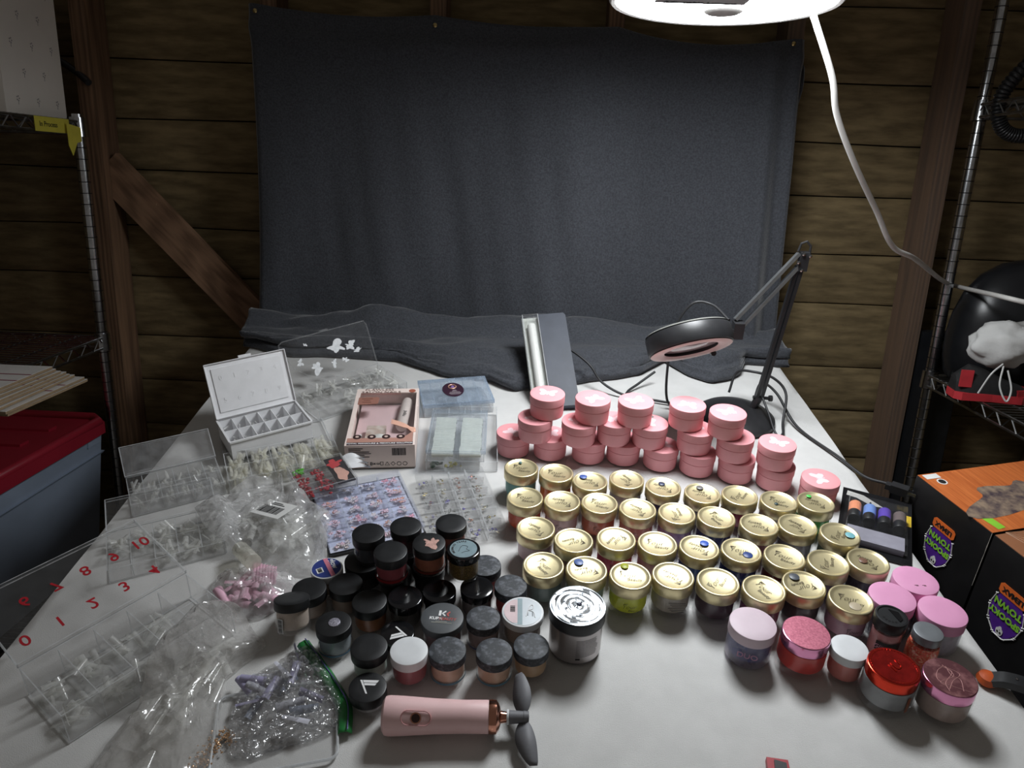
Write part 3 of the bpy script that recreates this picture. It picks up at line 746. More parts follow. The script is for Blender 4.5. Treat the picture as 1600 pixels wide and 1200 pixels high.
BK = [
 # label, x, y, z, r, h, lid_h, lid, fill, kwargs
 ('black-lidded jar of dark grey powder standing up at the left of the top tier', -0.184, 0.789, 0.041, 0.0214, 0.041, 0.0135, BLID, (62, 66, 74), dict(foot=0.004)),
 ('black-lidded jar at the back of the top tier, right of the flower case', -0.137, 0.806, 0.041, 0.0210, 0.041, 0.0120, BLID, (58, 52, 56), {}),
 ('black-lidded jar of brownish pink powder, rearmost, before the charm case', -0.077, 0.815, 0.041, 0.0210, 0.041, 0.0120, BLID, (150, 96, 88), {}),
 ('black-lidded jar of mauve red powder on the top tier', -0.149, 0.753, 0.041, 0.0214, 0.041, 0.0135, BLID, (165, 72, 84), dict(stripe=((142, 26, 34), 0.0055, 0.0095))),
 ('black-lidded jar of copper powder with a pinkish smear on its lid', -0.102, 0.772, 0.041, 0.0214, 0.041, 0.0125, BLID, (172, 104, 78), dict(extra=smear, stripe=((110, 40, 26), 0.0055, 0.0090))),
 ('small jar of gold glitter with a silver drawing on its black lid', -0.0565, 0.762, 0.041, 0.0214, 0.041, 0.0115, BLIDS, (128, 104, 52), dict(extra=map_label, glit=1, foot=0.003)),
 ('wide black-lidded jar under the dark grey jar at the left', -0.192, 0.783, 0, 0.0250, 0.041, 0.014, BLID, (40, 40, 44), {}),
 ('dark jar buried under the mauve red jar', -0.147, 0.762, 0, 0.0214, 0.041, 0.0135, BLID, (48, 44, 46), {}),
 ('dark jar buried under the copper powder jar', -0.104, 0.776, 0, 0.0214, 0.041, 0.0135, BLID, (44, 40, 44), {}),
 ('dark jar under the rear left of the top tier', -0.137, 0.809, 0, 0.0212, 0.041, 0.0135, BLID, (60, 50, 48), {}),
 ('dark jar under the rearmost brownish pink jar', -0.077, 0.820, 0, 0.0212, 0.041, 0.0135, BLID, (60, 50, 48), {}),
 ('glossy black-lidded jar below the copper and gold glitter jars', -0.085, 0.729, 0, 0.0212, 0.041, 0.0135, BLIDS, (52, 46, 48), {}),
 ('black-lidded jar with bright reflections, behind the white letter mark lid', -0.127, 0.716, 0, 0.0214, 0.041, 0.0125, BLIDS, (84, 82, 78), {}),
 ('black-lidded jar of bronze brown powder', -0.170, 0.707, 0, 0.0216, 0.041, 0.013, BLID, (158, 98, 58), {}),
 ('black-lidded jar of beige powder with a scuffed lid, right of the tan one', -0.206, 0.737, 0, 0.0214, 0.041, 0.0125, BLID, (150, 130, 116), {}),
 ('black-lidded jar of tan powder, just behind the tilted jar', -0.250, 0.726, 0, 0.0216, 0.041, 0.0135, BLID, (172, 152, 138), {}),
 ('white jar with a navy and rose label on its lid', -0.238, 0.769, 0, 0.0210, 0.038, 0.010, WLID, (196, 178, 160), dict(extra=glow_label)),
 ('black-lidded jar with a blob of silvery glitter on its lid', -0.206, 0.668, 0, 0.0214, 0.041, 0.012, BLID, (148, 160, 168), dict(extra=wart, stripe=((60, 104, 130), 0.0060, 0.0085))),
 ('dusty black-lidded jar partly hidden right of the gold glitter jar', -0.029, 0.780, 0, 0.0213, 0.041, 0.0135, BLIDD, (150, 70, 70), {}),
 ('black-lidded jar with a streak of light, below the gold glitter jar', -0.038, 0.737, 0, 0.0211, 0.041, 0.0115, BLIDS, (132, 124, 122), {}),
 ('dusty black-lidded jar of red powder', 0.0055, 0.742, 0, 0.0211, 0.041, 0.0125, BLIDD, (178, 52, 46), {}),
 ('wide dark grey lidded jar with white and red lettering', -0.077, 0.682, 0, 0.0261, 0.041, 0.010, GREYLID, (120, 104, 108), dict(extra=kupa, body_k=0.93)),
 ('dusty black-lidded jar between the lettered grey lid and the pearl label', -0.027, 0.684, 0, 0.0208, 0.041, 0.0115, BLIDD, (134, 124, 126), dict(stripe=((58, 70, 110), 0.006, 0.0085))),
 ('jar with a pearly silver label and barcode on its pale lid', 0.021, 0.696, 0, 0.0260, 0.041, 0.010, WLID, (150, 138, 130), dict(extra=silver_label, body_k=0.95)),
 ('black-lidded jar of pale green powder behind the front letter mark jar', -0.157, 0.633, 0, 0.0213, 0.041, 0.0135, BLID, (190, 206, 196), {}),
 ('low black-lidded jar with white letter mark, behind the white-lidded jar', -0.130, 0.670, 0, 0.0203, 0.027, 0.012, BLIDS, (96, 84, 84), dict(extra=vmark(200))),
 ('white-lidded jar of dusky red powder', -0.110, 0.628, 0, 0.0218, 0.042, 0.0125, WLID, (158, 84, 90), {}),
 ('black-lidded jar of pinkish beige powder right of the white lid', -0.066, 0.632, 0, 0.0216, 0.040, 0.0115, BLIDD, (206, 172, 150), dict(stripe=((80, 118, 136), 0.0060, 0.0088))),
 ('black-lidded jar of pinkish beige powder behind the fan handle', -0.012, 0.632, 0, 0.0213, 0.040, 0.012, BLIDD, (206, 168, 142), dict(stripe=((80, 118, 136), 0.0060, 0.0088))),
 ('dusty black-lidded jar of golden beige powder by the fan blade', 0.031, 0.643, 0, 0.0210, 0.039, 0.012, BLIDD, (184, 152, 118), {}),
 ('low black-lidded jar with white letter mark, frontmost at the bag', -0.151, 0.588, 0, 0.0210, 0.027, 0.013, BLID, (150, 148, 150), dict(extra=vmark(0))),
]
for lab, x, y, z, r, h, lh, lm, fill, kw in BK:
    small_jar(lab, x, y, z, r, h, lh, lm, fill, group=KG, **kw)
small_jar('black-lidded white jar tilted backwards with a barcode on its side', -0.262, 0.686, 0.0105, 0.0216, 0.041, 0.0115, BLID, (206, 190, 176), extra=side_bar, tilt=(math.radians(-20), math.radians(-3), 0), group=KG)

# tall silver jar with foil on its lid
t = thing('tall_jar', 'tall silver jar with swirled foil on its black lid', 'jar', (0.086, 0.682, 0))
SIL = pm('silver_label', srgb(178, 172, 172), rough=0.28, metal=0.75, var=0.1, scale=20)
part('jar_body', MB().lathe([(0, 0.0004), (0.029, 0.0004), (0.0312, 0.002), (0.0318, 0.006), (0.0318, 0.051), (0.031, 0.052)], 56).mesh('body', 40), pm('silver_jar', srgb(120, 116, 118), rough=0.3, metal=0.5, var=0.1), t)
part('label_wrap', MB().lathe([(0.0321, 0.005), (0.0321, 0.0475)], 56).mesh('wrap', 40), SIL, t)
lb = MB()
rnd = random.Random(4)
def on_cyl(b, r, a0, a1, z0, z1, n=6):
    vs = []; fs = []
    for i in range(n + 1):
        a = a0 + (a1 - a0) * i / n
        vs += [(r * math.cos(a), r * math.sin(a), z0), (r * math.cos(a), r * math.sin(a), z1)]
    for i in range(n): fs.append((2 * i, 2 * i + 2, 2 * i + 3, 2 * i + 1))
    b.add(vs, fs)
for q in range(13):
    on_cyl(lb, 0.0323, -PI / 2 - 0.05, -PI / 2 + 0.75 + rnd.random() * 0.15, 0.040 - q * 0.0021, 0.0406 - q * 0.0021)
on_cyl(lb, 0.0323, -PI / 2 - 0.05, -PI / 2 + 0.12, 0.0100, 0.0128)
part('small_print', lb, M_INK, t)
ld = part('lid', flat_lid(0.0343, 0.0505, 0.0665), BLID, t)
fo = MB(); n, m = 14, 56; vs = [(0, 0, 0.0672)]; fs = []
for i in range(1, n + 1):
    r = 0.0335 * i / n
    for j in range(m):
        a = 2 * PI * j / m
        z = 0.0668 + (0.0009 * noise.noise((r * 300 + 2 * math.sin(a), a, 1)) + 0.0008 * math.sin(r * 900 + 1.5 * math.sin(a * 2))) * (1 if i < n else 0)
        vs.append((r * math.cos(a), r * math.sin(a), z))
for j in range(m): fs.append((0, 1 + j, 1 + (j + 1) % m))
for i in range(n - 1):
    for j in range(m): fs.append((1 + i * m + j, 1 + (i + 1) * m + j, 1 + (i + 1) * m + (j + 1) % m, 1 + i * m + (j + 1) % m))
fo.add(vs, fs)
part('foil_disc', fo.mesh('foil', 60), pm('foil', srgb(212, 218, 224), rough=0.36, metal=0.95, var=0.1, scale=60), ld)
part('foil_knob', MB().lathe([(0.0028, 0), (0.0030, 0.001), (0.0015, 0.0018), (0, 0.001)], 16, c=(0.002, 0.001, 0.067)).mesh('knob', 40), pm('knob_dark', srgb(60, 62, 78), rough=0.3), ld)

# jars at the front right
def vertical_letter(t, ld, r, h, s='N', m=None): pass
RG = 'larger powder jars at the front right'
LILAC = pm('lilac_lid', srgb(214, 194, 204), rough=0.5, var=0.03)
def side_text(s, size, m, zz, ang=-0.35):
    def f(t, ld, r, h):
        part('lettering', text_mesh(s, size, weight=0.0001), m, t, (math.sin(ang) * (r * 0.985), -math.cos(ang) * (r * 0.985), zz), (PI / 2, 0, ang))
    return f
small_jar('frosted jar of slate blue powder with a matt lilac lid', 0.298, 0.6774, 0, 0.0278, 0.0503, 0.0145, LILAC, (72, 84, 140), shell=clear('frosted_lilac', tint=(0.88, 0.85, 0.9), milk=0.26, gloss=0.04, rough=0.3, milkcol=(0.72, 0.66, 0.74)), group=RG, foot=0.009,
          extra=side_text('DUO', 0.011, pm('ink_pinkgrey', srgb(190, 140, 160), rough=0.5), 0.022))
PINKM = pm('pink_metal', srgb(226, 150, 188), rough=0.16, metal=0.9, var=0.06)
def glitter_top(col, col2, k=0.96):
    def f(t, ld, r, h):
        part('lid_top', MB().prism(disc(r * k, 56), h, h + 0.0004), pm('glit_%d' % col[0], srgb(*col), rough=0.4, metal=0.5, scale=400, col2=srgb(*col2), ramp=(0.35, 0.7)), ld)
    return f
small_jar('thick clear jar of red powder with a pink metallic lid', 0.358, 0.6645, 0, 0.0277, 0.0503, 0.0150, PINKM, (208, 58, 52), group=RG, body_k=1.06, foot=0.009, extra=glitter_top((178, 96, 118), (212, 130, 148)))
small_jar('small white-lidded jar of coral pink powder between pink and red lids', 0.406, 0.651, 0, 0.0211, 0.042, 0.012, WLID, (214, 128, 120), group=RG, foot=0.004)
REDM = pm('red_metal', srgb(214, 62, 42), rough=0.18, metal=0.85, var=0.08)
def red_top(t, ld, r, h):
    tp = part('lid_top', MB().lathe([(r * 0.96, h), (r * 0.95, h + 0.0004), (r * 0.86, h + 0.0001), (0, h)], 56).mesh('top', 40), pm('red_dark', srgb(158, 34, 30), rough=0.25, metal=0.7, var=0.25, scale=60), ld)
    b = MB()
    for i in range(44):
        a = 2 * PI * i / 44; b.box((0, 0, 0), (0.0012, 0.0022, 0.0006), M=Matrix.Translation((math.cos(a) * r * 0.87, math.sin(a) * r * 0.87, h + 0.0003)) @ Matrix.Rotation(a, 4, 'Z'))
    part('lid_border', b, REDM, ld, kind='stuff')
    part('lettering', text_mesh('IU', 0.017, shear=0.2, weight=-0.0002, depth=0.0008), REDM, ld, (0.001, -0.001, h + 0.0005), (0, 0, math.radians(35)))
rj = small_jar('clear jar of silvery powder with a shiny red embossed lid', 0.4406, 0.6166, 0, 0.0281, 0.0507, 0.0150, REDM, (138, 140, 142), group=RG, body_k=1.07, foot=0.008, extra=red_top, stripe=None)
part('label_band', MB().lathe([(0.0278, 0.012), (0.0278, 0.034)], 48).mesh('lbl', 40), pm('holo_label', srgb(120, 118, 118), rough=0.25, metal=0.7, scale=30, col2=srgb(130, 170, 180), var=0.2), rj)
part('label_stripe', MB().box((0, 0, 0), (0.004, 0.0004, 0.022)), pm('stripe_brown', srgb(132, 70, 40), rough=0.5), rj, (0.0105, -0.0278, 0.020), (0, 0, 0.38))
def swirl(t, ld, r, h):
    part('lid_top', MB().prism(disc(r * 0.97, 56), h, h + 0.0004), pm('rose_swirl', srgb(128, 82, 88), rough=0.2, metal=0.55, scale=45, col2=srgb(222, 160, 160), ramp=(0.5, 0.75)), ld)
    for q in range(5):
        a = random.Random(q + 9); c = curve([((a.random() - .5) * 0.03, 0.016 - k * 0.011 + (a.random() - .5) * 0.008, h + 0.0004) for k in range(4)], 5)
        part('scratch', MB().tube(c, 0.0003, 4), pm('rose_light', srgb(228, 176, 172), rough=0.3, metal=0.3), ld)
small_jar('clear jar of grey beige powder with a swirled rose metallic lid', 0.4984, 0.6041, 0, 0.0280, 0.0490, 0.0150, PINKM, (168, 148, 140), group=RG, body_k=1.05, foot=0.006, extra=swirl)
PNKL = pm('candy_pink_lid', srgb(226, 158, 196), rough=0.5, var=0.02)
def two_ticks(t, ld, r, h):
    b = MB()
    for q in (-0.004, 0.006): b.box((q, -0.010, h + 0.0002), (0.0045, 0.0008, 0.0002)).box((q + 0.001, -0.0112, h + 0.0002), (0.0030, 0.0006, 0.0002))
    part('mark', b, pm('mark_brown', srgb(120, 80, 90), rough=0.6), ld)
for lab, x, y, ex in (('plain candy pink lidded jar farthest back, beside the black toy boxes', 0.534, 0.7627, two_ticks), ('plain candy pink lidded jar just behind the black shaker lid', 0.4893, 0.7305, None),
                      ('plain candy pink lidded jar at right, above the orange glitter jar', 0.5415, 0.7068, None)):
    small_jar(lab, x, y, 0, 0.0281, 0.0505, 0.0160, PNKL, (196, 198, 214), shell=M_FROST, group='candy pink lidded jars', extra=ex, foot=0.004)
# shaker jar
t = thing('shaker_jar', 'pink glitter shaker jar with a black sifter lid', 'jar', (0.4665, 0.6866, 0))
part('jar_body', MB().lathe([(0, 0.0005), (0.0165, 0.0005), (0.0178, 0.003), (0.0178, 0.036), (0.0168, 0.043), (0.0165, 0.047)], 40).mesh('b', 40), M_JAR, t)
part('powder', fill_mesh(0.0164, 0.003, 0.040), powder((226, 160, 162)), t)
lb = MB(); on_cyl(lb, 0.0181, -PI / 2 - 1.0, -PI / 2 + 0.9, 0.016, 0.030, 14)
lw = part('label_wrap', lb.mesh('l', 40), M_INK, t)
part('lettering', text_mesh('Glitter', 0.008, shear=0.2), pm('ink_pink', srgb(206, 140, 160), rough=0.5), lw, (-0.009, -0.0160, 0.023), (PI / 2, 0, -0.5))
ld = part('lid', MB().lathe([(0.017, 0.045), (0.0188, 0.045), (0.0191, 0.046), (0.0191, 0.0588), (0.0184, 0.0598), (0.0162, 0.0600), (0.0152, 0.0588), (0, 0.0588)], 44).mesh('lid', 40), BLID, t)
for q in range(5):
    a = math.radians(190 + q * 22)
    part('sifter_hole', MB().lathe([(0.0014, 0), (0.0014, 0.0003), (0, 0.0003)], 12, c=(math.cos(a) * 0.010, math.sin(a) * 0.010, 0.0588)).mesh('hole'), pm('hole_black', (0.002, 0.002, 0.002), rough=0.9), ld)
part('sifter_flap', MB().prism([(0.001, 0.011), (0.011, 0.006), (0.011, -0.006), (0.006, -0.010)], 0.0588, 0.0598), BLIDS, ld)
# orange glitter jar
t = thing('glitter_jar', 'clear jar of orange flakes with a grey metal lid', 'jar', (0.507, 0.6725, 0))
part('jar_body', MB().lathe([(0, 0.0005), (0.0172, 0.0005), (0.0188, 0.003), (0.019, 0.026), (0.0172, 0.036), (0.0152, 0.039)], 40).mesh('b', 40), M_JAR, t)
part('flakes', MB().lathe([(0, 0.002), (0.0163, 0.002), (0.0176, 0.005), (0.0176, 0.026), (0.0163, 0.033), (0, 0.035)], 40).mesh('f', 40), pm('orange_flakes', srgb(245, 84, 52), rough=0.3, metal=0.2, scale=420, col2=srgb(255, 180, 140), ramp=(0.5, 0.58), bump=0.9, bscale=420), t)
part('lid', flat_lid(0.0167, 0.038, 0.050, 0.001), pm('grey_metal', srgb(132, 136, 140), rough=0.4, metal=0.4, var=0.05), t)

# ------------------------------------------------------------------ organiser cases of nail tips and charms
def tray_mb(w, d, h, t=0.0012):
    b = MB()
    b.pbox((0, 0, t / 2), (w, d, t))
    b.pbox((0, -d / 2 + t / 2, h / 2), (w, t, h)); b.pbox((0, d / 2 - t / 2, h / 2), (w, t, h))
    b.pbox((-w / 2 + t / 2, 0, h / 2), (t, d - 2 * t, h)); b.pbox((w / 2 - t / 2, 0, h / 2), (t, d - 2 * t, h))
    return b
def dividers(parent, w, d, h, nx, ny, mat_, t=0.001):
    vx = cached(('dv', d, h, t), lambda: MB().pbox((0, 0, h / 2), (t, d - 0.0026, h)).mesh('dv'))
    hx = cached(('dh', w, h, t), lambda: MB().pbox((0, 0, h / 2), (w - 0.0026, t, h)).mesh('dh'))
    for i in range(1, nx): part('divider', vx.copy() if mat_ is not M_CLEAR else vx, mat_, parent, (-w / 2 + w * i / nx, 0, 0.0012))
    for j in range(1, ny): part('divider', hx.copy() if mat_ is not M_CLEAR else hx, mat_, parent, (0, -d / 2 + d * j / ny, 0.0012))
def lid_mb(w, d, rim=0.006, t=0.0012):
    """shallow lid, hinge along y=0, reaching to y=d, inside up (+z)"""
    b = MB().pbox((0, d / 2, t / 2), (w, d, t))
    b.pbox((0, 0.0006, rim / 2), (w, 0.0012, rim)); b.pbox((0, d - 0.0006, rim / 2), (w, 0.0012, rim))
    b.pbox((-w / 2 + 0.0006, d / 2, rim / 2), (0.0012, d, rim)); b.pbox((w / 2 - 0.0006, d / 2, rim / 2), (0.0012, d, rim))
    return b
def tip_shape(L, W, n=5):
    """one curved nail tip along x"""
    vs = []; fs = []
    for i in range(3):
        x = L * (i / 2 - 0.5); ww = W * (1 - 0.25 * i / 2)
        for k in range(n):
            a = PI * (0.12 + 0.76 * k / (n - 1))
            vs.append((x, ww / 2 * math.cos(a), ww * 0.42 * math.sin(a) - ww * 0.1))
    for i in range(2):
        for k in range(n - 1): fs.append((i * n + k, (i + 1) * n + k, (i + 1) * n + k + 1, i * n + k + 1))
    return vs, fs
TIPV = tip_shape(0.026, 0.0095)
def tips(cells, per, seed, flat=0.5, L=1.0, spread=0.8, zmax=0.016, ang=None):
    """a heap of nail tips in each cell (cx, cy, w, d, z0)"""
    rnd = random.Random(seed); b = MB()
    for cx, cy, w, d, z0 in cells:
        for q in range(per):
            a = (ang if ang is not None else rnd.uniform(0, 2 * PI)) + rnd.gauss(0, 0.25)
            s = L * rnd.uniform(0.75, 1.0)
            M = (Matrix.Translation((cx + rnd.uniform(-.5, .5) * max(0.004, w - 0.012), cy + rnd.uniform(-.5, .5) * max(0.004, d - 0.018), z0 + rnd.uniform(0.002, zmax)))
                 @ Matrix.Rotation(a, 4, 'Z') @ Matrix.Rotation(rnd.gauss(0, flat), 4, 'Y') @ Matrix.Rotation(rnd.gauss(0, 0.6), 4, 'X') @ Matrix.Scale(s, 4))
            b.add(TIPV[0], TIPV[1], 0, M)
    return b.mesh('tips', 70)
def cells(w, d, nx, ny, z0=0.0015):
    return [(-w / 2 + w * (i + .5) / nx, -d / 2 + d * (j + .5) / ny, w / nx, d / ny, z0) for j in range(ny) for i in range(nx)]
R = math.radians
LG = 'clear organiser cases'
# white case, open, on the flat clear lid
WC = pm('case_white', srgb(242, 242, 244), rough=0.5, var=0.03)
t = thing('compartment_case', 'open white twelve-compartment case with numbers embossed in its lid', 'case', (-0.4355, 1.1435, 0.0075), (0, 0, R(34)))
part('base', tray_mb(0.140, 0.087, 0.0325, 0.002), WC, t)
part('rim', MB().box((0, -0.0445, 0.0345), (0.143, 0.003, 0.003)).box((0, 0.0445, 0.0345), (0.143, 0.003, 0.003)).box((-0.071, 0, 0.0345), (0.003, 0.086, 0.003)).box((0.071, 0, 0.0345), (0.003, 0.086, 0.003)), WC, t)
dividers(t, 0.138, 0.085, 0.032, 6, 2, WC, 0.0012)
part('nail_tips', tips(cells(0.138, 0.085, 6, 2, 0.004), 7, 11, L=0.55, zmax=0.02), M_TIP, t, kind='stuff')
lidp = part('lid', lid_mb(0.143, 0.098, 0.006, 0.002), WC, t, (0, 0.0445, 0.0365), (R(90 - 22), 0, 0))
part('panel', MB().box((0, 0.049, 0.003), (0.122, 0.078, 0.0016)), WC, lidp)
for k in range(10):
    part('embossed_number', text_mesh(str(k), 0.012, weight=0.0001, depth=0.001), WC, lidp, (-0.048 + (k % 5) * 0.024, 0.070 if k < 5 else 0.030, 0.0039))
part('clasp', MB().box((0, 0.1, 0.003), (0.022, 0.005, 0.006)), WC, lidp)
# clear case under it
t = thing('tip_case', 'open clear case of yellowish nail tips below the white case', 'case', (-0.382, 1.063, 0.0005), (0, 0, R(25)), LG)
part('tray', tray_mb(0.182, 0.088, 0.022), M_CLEAR, t)
dividers(t, 0.182, 0.088, 0.020, 5, 2, M_CLEAR)
part('nail_tips', tips(cells(0.182, 0.088, 5, 2), 16, 5, L=1.1, flat=0.25, zmax=0.019, ang=PI / 2), M_TIPY, t, kind='stuff')
lidp = part('lid', lid_mb(0.182, 0.090, 0.005), M_CLEAR, t, (0, 0.0455, 0.001), (0, 0, 0))
# broken case at the back
t = thing('tip_case', 'broken clear tip case with glue smears on its raised lid', 'case', (-0.324, 1.331, 0.0005), (0, 0, R(42)), LG)
part('tray', tray_mb(0.197, 0.112, 0.02), M_CLEAR, t)
arc = MB(); n = 10; vs = []; fs = []
for i in range(n + 1):
    q = i / n; y = -0.055 + 0.11 * q
    for s_ in (-0.0006, 0.0006): vs += [(s_, y, 0.0012), (s_, y, 0.006 + 0.024 * math.sin(PI * (0.15 + 0.85 * q) * 0.75))]
for i in range(n):
    for a_, b_ in ((0, 1), (1, 3), (3, 2)): fs.append((i * 4 + a_, (i + 1) * 4 + a_, (i + 1) * 4 + b_, i * 4 + b_))
arc.add(vs, fs); arcm = arc.mesh('arc')
for i in range(1, 6): part('divider', arcm, M_CLEAR, t, (-0.0985 + 0.197 * i / 6, 0, 0))
part('divider', MB().box((0, -0.01, 0.009), (0.195, 0.001, 0.016)), M_CLEAR, t)
part('nail_tips', tips(cells(0.197, 0.112, 6, 2)[2:], 15, 21, L=0.75, zmax=0.018), M_TIP, t, kind='stuff')
lp = [(0.0985, 0.0), (0.0985, 0.086), (0.094, 0.095), (-0.090, 0.095), (-0.0985, 0.090), (-0.0985, 0.084), (-0.091, 0.060), (-0.081, 0.038), (-0.058, 0.018), (-0.034, 0.008), (0.0, 0.002), (0.0, 0.0)]
lidp = part('lid', MB().prism(lp, 0, 0.0013), M_CLEAR, t, (0, 0.056, 0.020), (R(90 - 25), 0, 0))
rimc = MB().tube([(x, y, 0.001) for x, y in lp] + [(lp[0][0], lp[0][1], 0.001)], 0.0013, 6)
part('lid_rim', rimc, M_HAZE, lidp)
part('clasp', MB().box((0.0, 0.097, 0.003), (0.018, 0.004, 0.006)), M_HAZE, lidp)
GLUE = pm('dried_glue', srgb(226, 228, 230), rough=0.7, var=0.1, scale=200)
for q, (cx, cy, r_, sx) in enumerate([(0.022, 0.058, 0.009, 1.9), (0.048, 0.054, 0.008, 1.6), (0.004, 0.028, 0.007, 0.8), (-0.034, 0.028, 0.009, 1.3), (-0.066, 0.047, 0.006, 1.0), (0.03, 0.028, 0.005, 1.5), (-0.045, 0.078, 0.003, 1.2), (0.062, 0.040, 0.003, 3.0)]):
    part('glue_smear', MB().prism(blob(r_, q * 3.3, 30, 1.3, sx, 1, cx, cy), 0.0014, 0.0018), GLUE, lidp)
# translucent case at the left
t = thing('tip_case', 'milky case of nail tips with half-open lid, at left table edge', 'case', (-0.531, 0.985, 0), (0, 0, R(30)), LG)
part('tray', tray_mb(0.136, 0.082, 0.021), M_HAZE, t)
dividers(t, 0.136, 0.082, 0.019, 6, 2, M_HAZE)
part('nail_tips', tips(cells(0.136, 0.082, 6, 2), 7, 31, L=0.7, flat=0.3, zmax=0.014, ang=PI / 2), M_TIP, t, kind='stuff')
lidp = part('lid', lid_mb(0.138, 0.056, 0.005), clear('lid_haze', milk=0.14, gloss=0.05, rough=0.12), t, (0, 0.041, 0.021), (R(30), 0, 0))
part('hinge_bar', MB().box((0, 0.004, 0.004), (0.13, 0.003, 0.003)), M_HAZE, lidp)
# clear tray with a flat lid behind the numbered lid
t = thing('tip_case', 'open clear tray of tips half under the numbered lid', 'case', (-0.487, 0.845, 0), (0, 0, R(27)), LG)
part('tray', tray_mb(0.150, 0.090, 0.021), M_CLEAR, t)
dividers(t, 0.150, 0.090, 0.019, 5, 2, M_CLEAR)
part('nail_tips', tips(cells(0.150, 0.090, 5, 2)[5:] + cells(0.150, 0.090, 5, 2)[2:5], 12, 41, L=0.95, flat=0.4, zmax=0.014), M_TIP, t, kind='stuff')
lidp = part('lid', lid_mb(0.150, 0.075, 0.005), M_CLEAR, t, (0, 0.046, 0.018), (R(4), 0, 0))
# case with numbered lid
t = thing('numbered_case', 'long clear tip case with red numbers on its open lid', 'case', (-0.4355, 0.6385, 0), (0, 0, R(53)), LG)
part('tray', tray_mb(0.200, 0.100, 0.040), M_CLEAR, t)
dividers(t, 0.200, 0.100, 0.036, 5, 2, M_CLEAR)
part('nail_tips', tips([c for i, c in enumerate(cells(0.200, 0.100, 5, 2)) if i not in (4, 9, 3)], 9, 51, L=1.15, flat=0.35, zmax=0.012), M_TIP, t, kind='stuff')
lidp = part('lid', lid_mb(0.202, 0.122, 0.006), M_CLEAR, t, (0, 0.0505, 0.040), (R(11), 0, 0))
REDN = pm('red_number', srgb(176, 28, 42), rough=0.5)
for k in range(11):
    if k < 5: px, py = -0.080 + k * 0.0385, 0.030
    else: px, py = -0.092 + (k - 5) * 0.0355, 0.083
    nb = text_mesh(str(k), 0.023, weight=0.0003)
    o = part('number', nb if nb.materials else setmat(nb, REDN), None, lidp, (px, py, 0.0016)); o.scale = (1, -1, 1)
# flat press-on box
t = thing('manicure_box', 'pink and white manicure kit box lying flat with a clear window', 'box', (-0.228, 1.172, 0), (0, 0, R(5)))
BW, BD, BH = 0.117, 0.208, 0.045
CARD = pm('box_card', srgb(238, 220, 212), rough=0.55, var=0.02)
bx = MB().box((0, -BD / 2 + 0.001, BH / 2 - 0.0007), (BW, 0.002, BH - 0.0014)).box((0, BD / 2 - 0.001, BH / 2 - 0.0007), (BW, 0.002, BH - 0.0014)).box((-BW / 2 + 0.001, 0, BH / 2 - 0.0007), (0.002, BD - 0.004, BH - 0.0014)).box((BW / 2 - 0.001, 0, BH / 2 - 0.0007), (0.002, BD - 0.004, BH - 0.0014)).box((0, 0, 0.001), (BW, BD, 0.002))
bx.box((0, BD / 2 - 0.008, BH - 0.0006), (BW, 0.016, 0.0012)).box((0, -BD / 2 + 0.004, BH - 0.0006), (BW, 0.008, 0.0012)).box((-BW / 2 + 0.004, -0.004, BH - 0.0006), (0.008, BD - 0.024, 0.0012)).box((BW / 2 - 0.002, -0.004, BH - 0.0006), (0.004, BD - 0.024, 0.0012))
part('carton', bx, CARD, t)
part('insert', MB().box((0.002, 0, 0.012), (BW - 0.010, BD - 0.012, 0.002)), pm('insert_pink', srgb(230, 200, 202), rough=0.6, var=0.02), t)
part('window', MB().box((0.004, 0.002, BH - 0.0015), (BW - 0.014, BD - 0.022, 0.0006)), M_CLEAR, t)
part('wand', MB().lathe([(0, -0.048), (0.008, -0.048), (0.010, -0.044), (0.0105, 0.040), (0.009, 0.052), (0, 0.055)], 28).mesh('wand', 40), pm('wand_white', srgb(222, 210, 204), rough=0.35, var=0.02), t, (0.033, 0.036, 0.025), (R(-90), 0, R(-4)))
part('lettering', text_mesh('rapid', 0.010, shear=0.1), M_INK, t, (0.034, 0.022, 0.0358), (0, 0, R(82)))
part('brown_panel', MB().prism([(-0.052, 0.068), (-0.018, 0.070), (-0.014, 0.066), (-0.015, 0.046), (-0.019, 0.043), (-0.052, 0.041)], BH - 0.0005, BH + 0.0002), pm('panel_brown', srgb(160, 112, 98), rough=0.5, var=0.05), t)
sm = MB()
for q, w in enumerate((0.020, 0.012, 0.016)): sm.box((-0.036, 0.063 - q * 0.007, BH + 0.0004), (w, 0.0014, 0.0002))
part('small_print', sm, pm('print_dark', srgb(92, 52, 40), rough=0.5), t)
part('tip_box', MB().box((-0.014, -0.034, 0.020), (0.034, 0.056, 0.014)), pm('tip_box_tan', srgb(196, 168, 152), rough=0.4, scale=70, col2=srgb(226, 214, 204)), t)
part('tip_lump', MB().lathe([(0.011, 0), (0.010, 0.003), (0.005, 0.005), (0, 0.0055)], 20, c=(-0.006, -0.050, 0.027)).mesh('lump', 40), pm('tip_white', srgb(232, 232, 226), rough=0.4), t)
part('tool_stick', MB().box((-0.042, -0.045, 0.016), (0.005, 0.045, 0.005)), M_WHITE, t)
part('brown_strip', MB().prism([(-0.056, -0.098), (0.054, -0.098), (0.054, -0.058), (0.044, -0.072), (0.034, -0.080), (-0.056, -0.080)], BH, BH + 0.0003), pm('strip_tan', srgb(184, 138, 124), rough=0.5, var=0.03), t)
part('dark_strip', MB().box((0, -0.0985, BH + 0.0003), (0.110, 0.0085, 0.0004)), pm('strip_dark', srgb(66, 48, 52), rough=0.5), t)
part('lettering', text_mesh('TOTAL MANICURE & PEDICURE SOLUTION', 0.0058, weight=0.0001), M_WHITEINK, t, (0, -0.0985, BH + 0.0007))
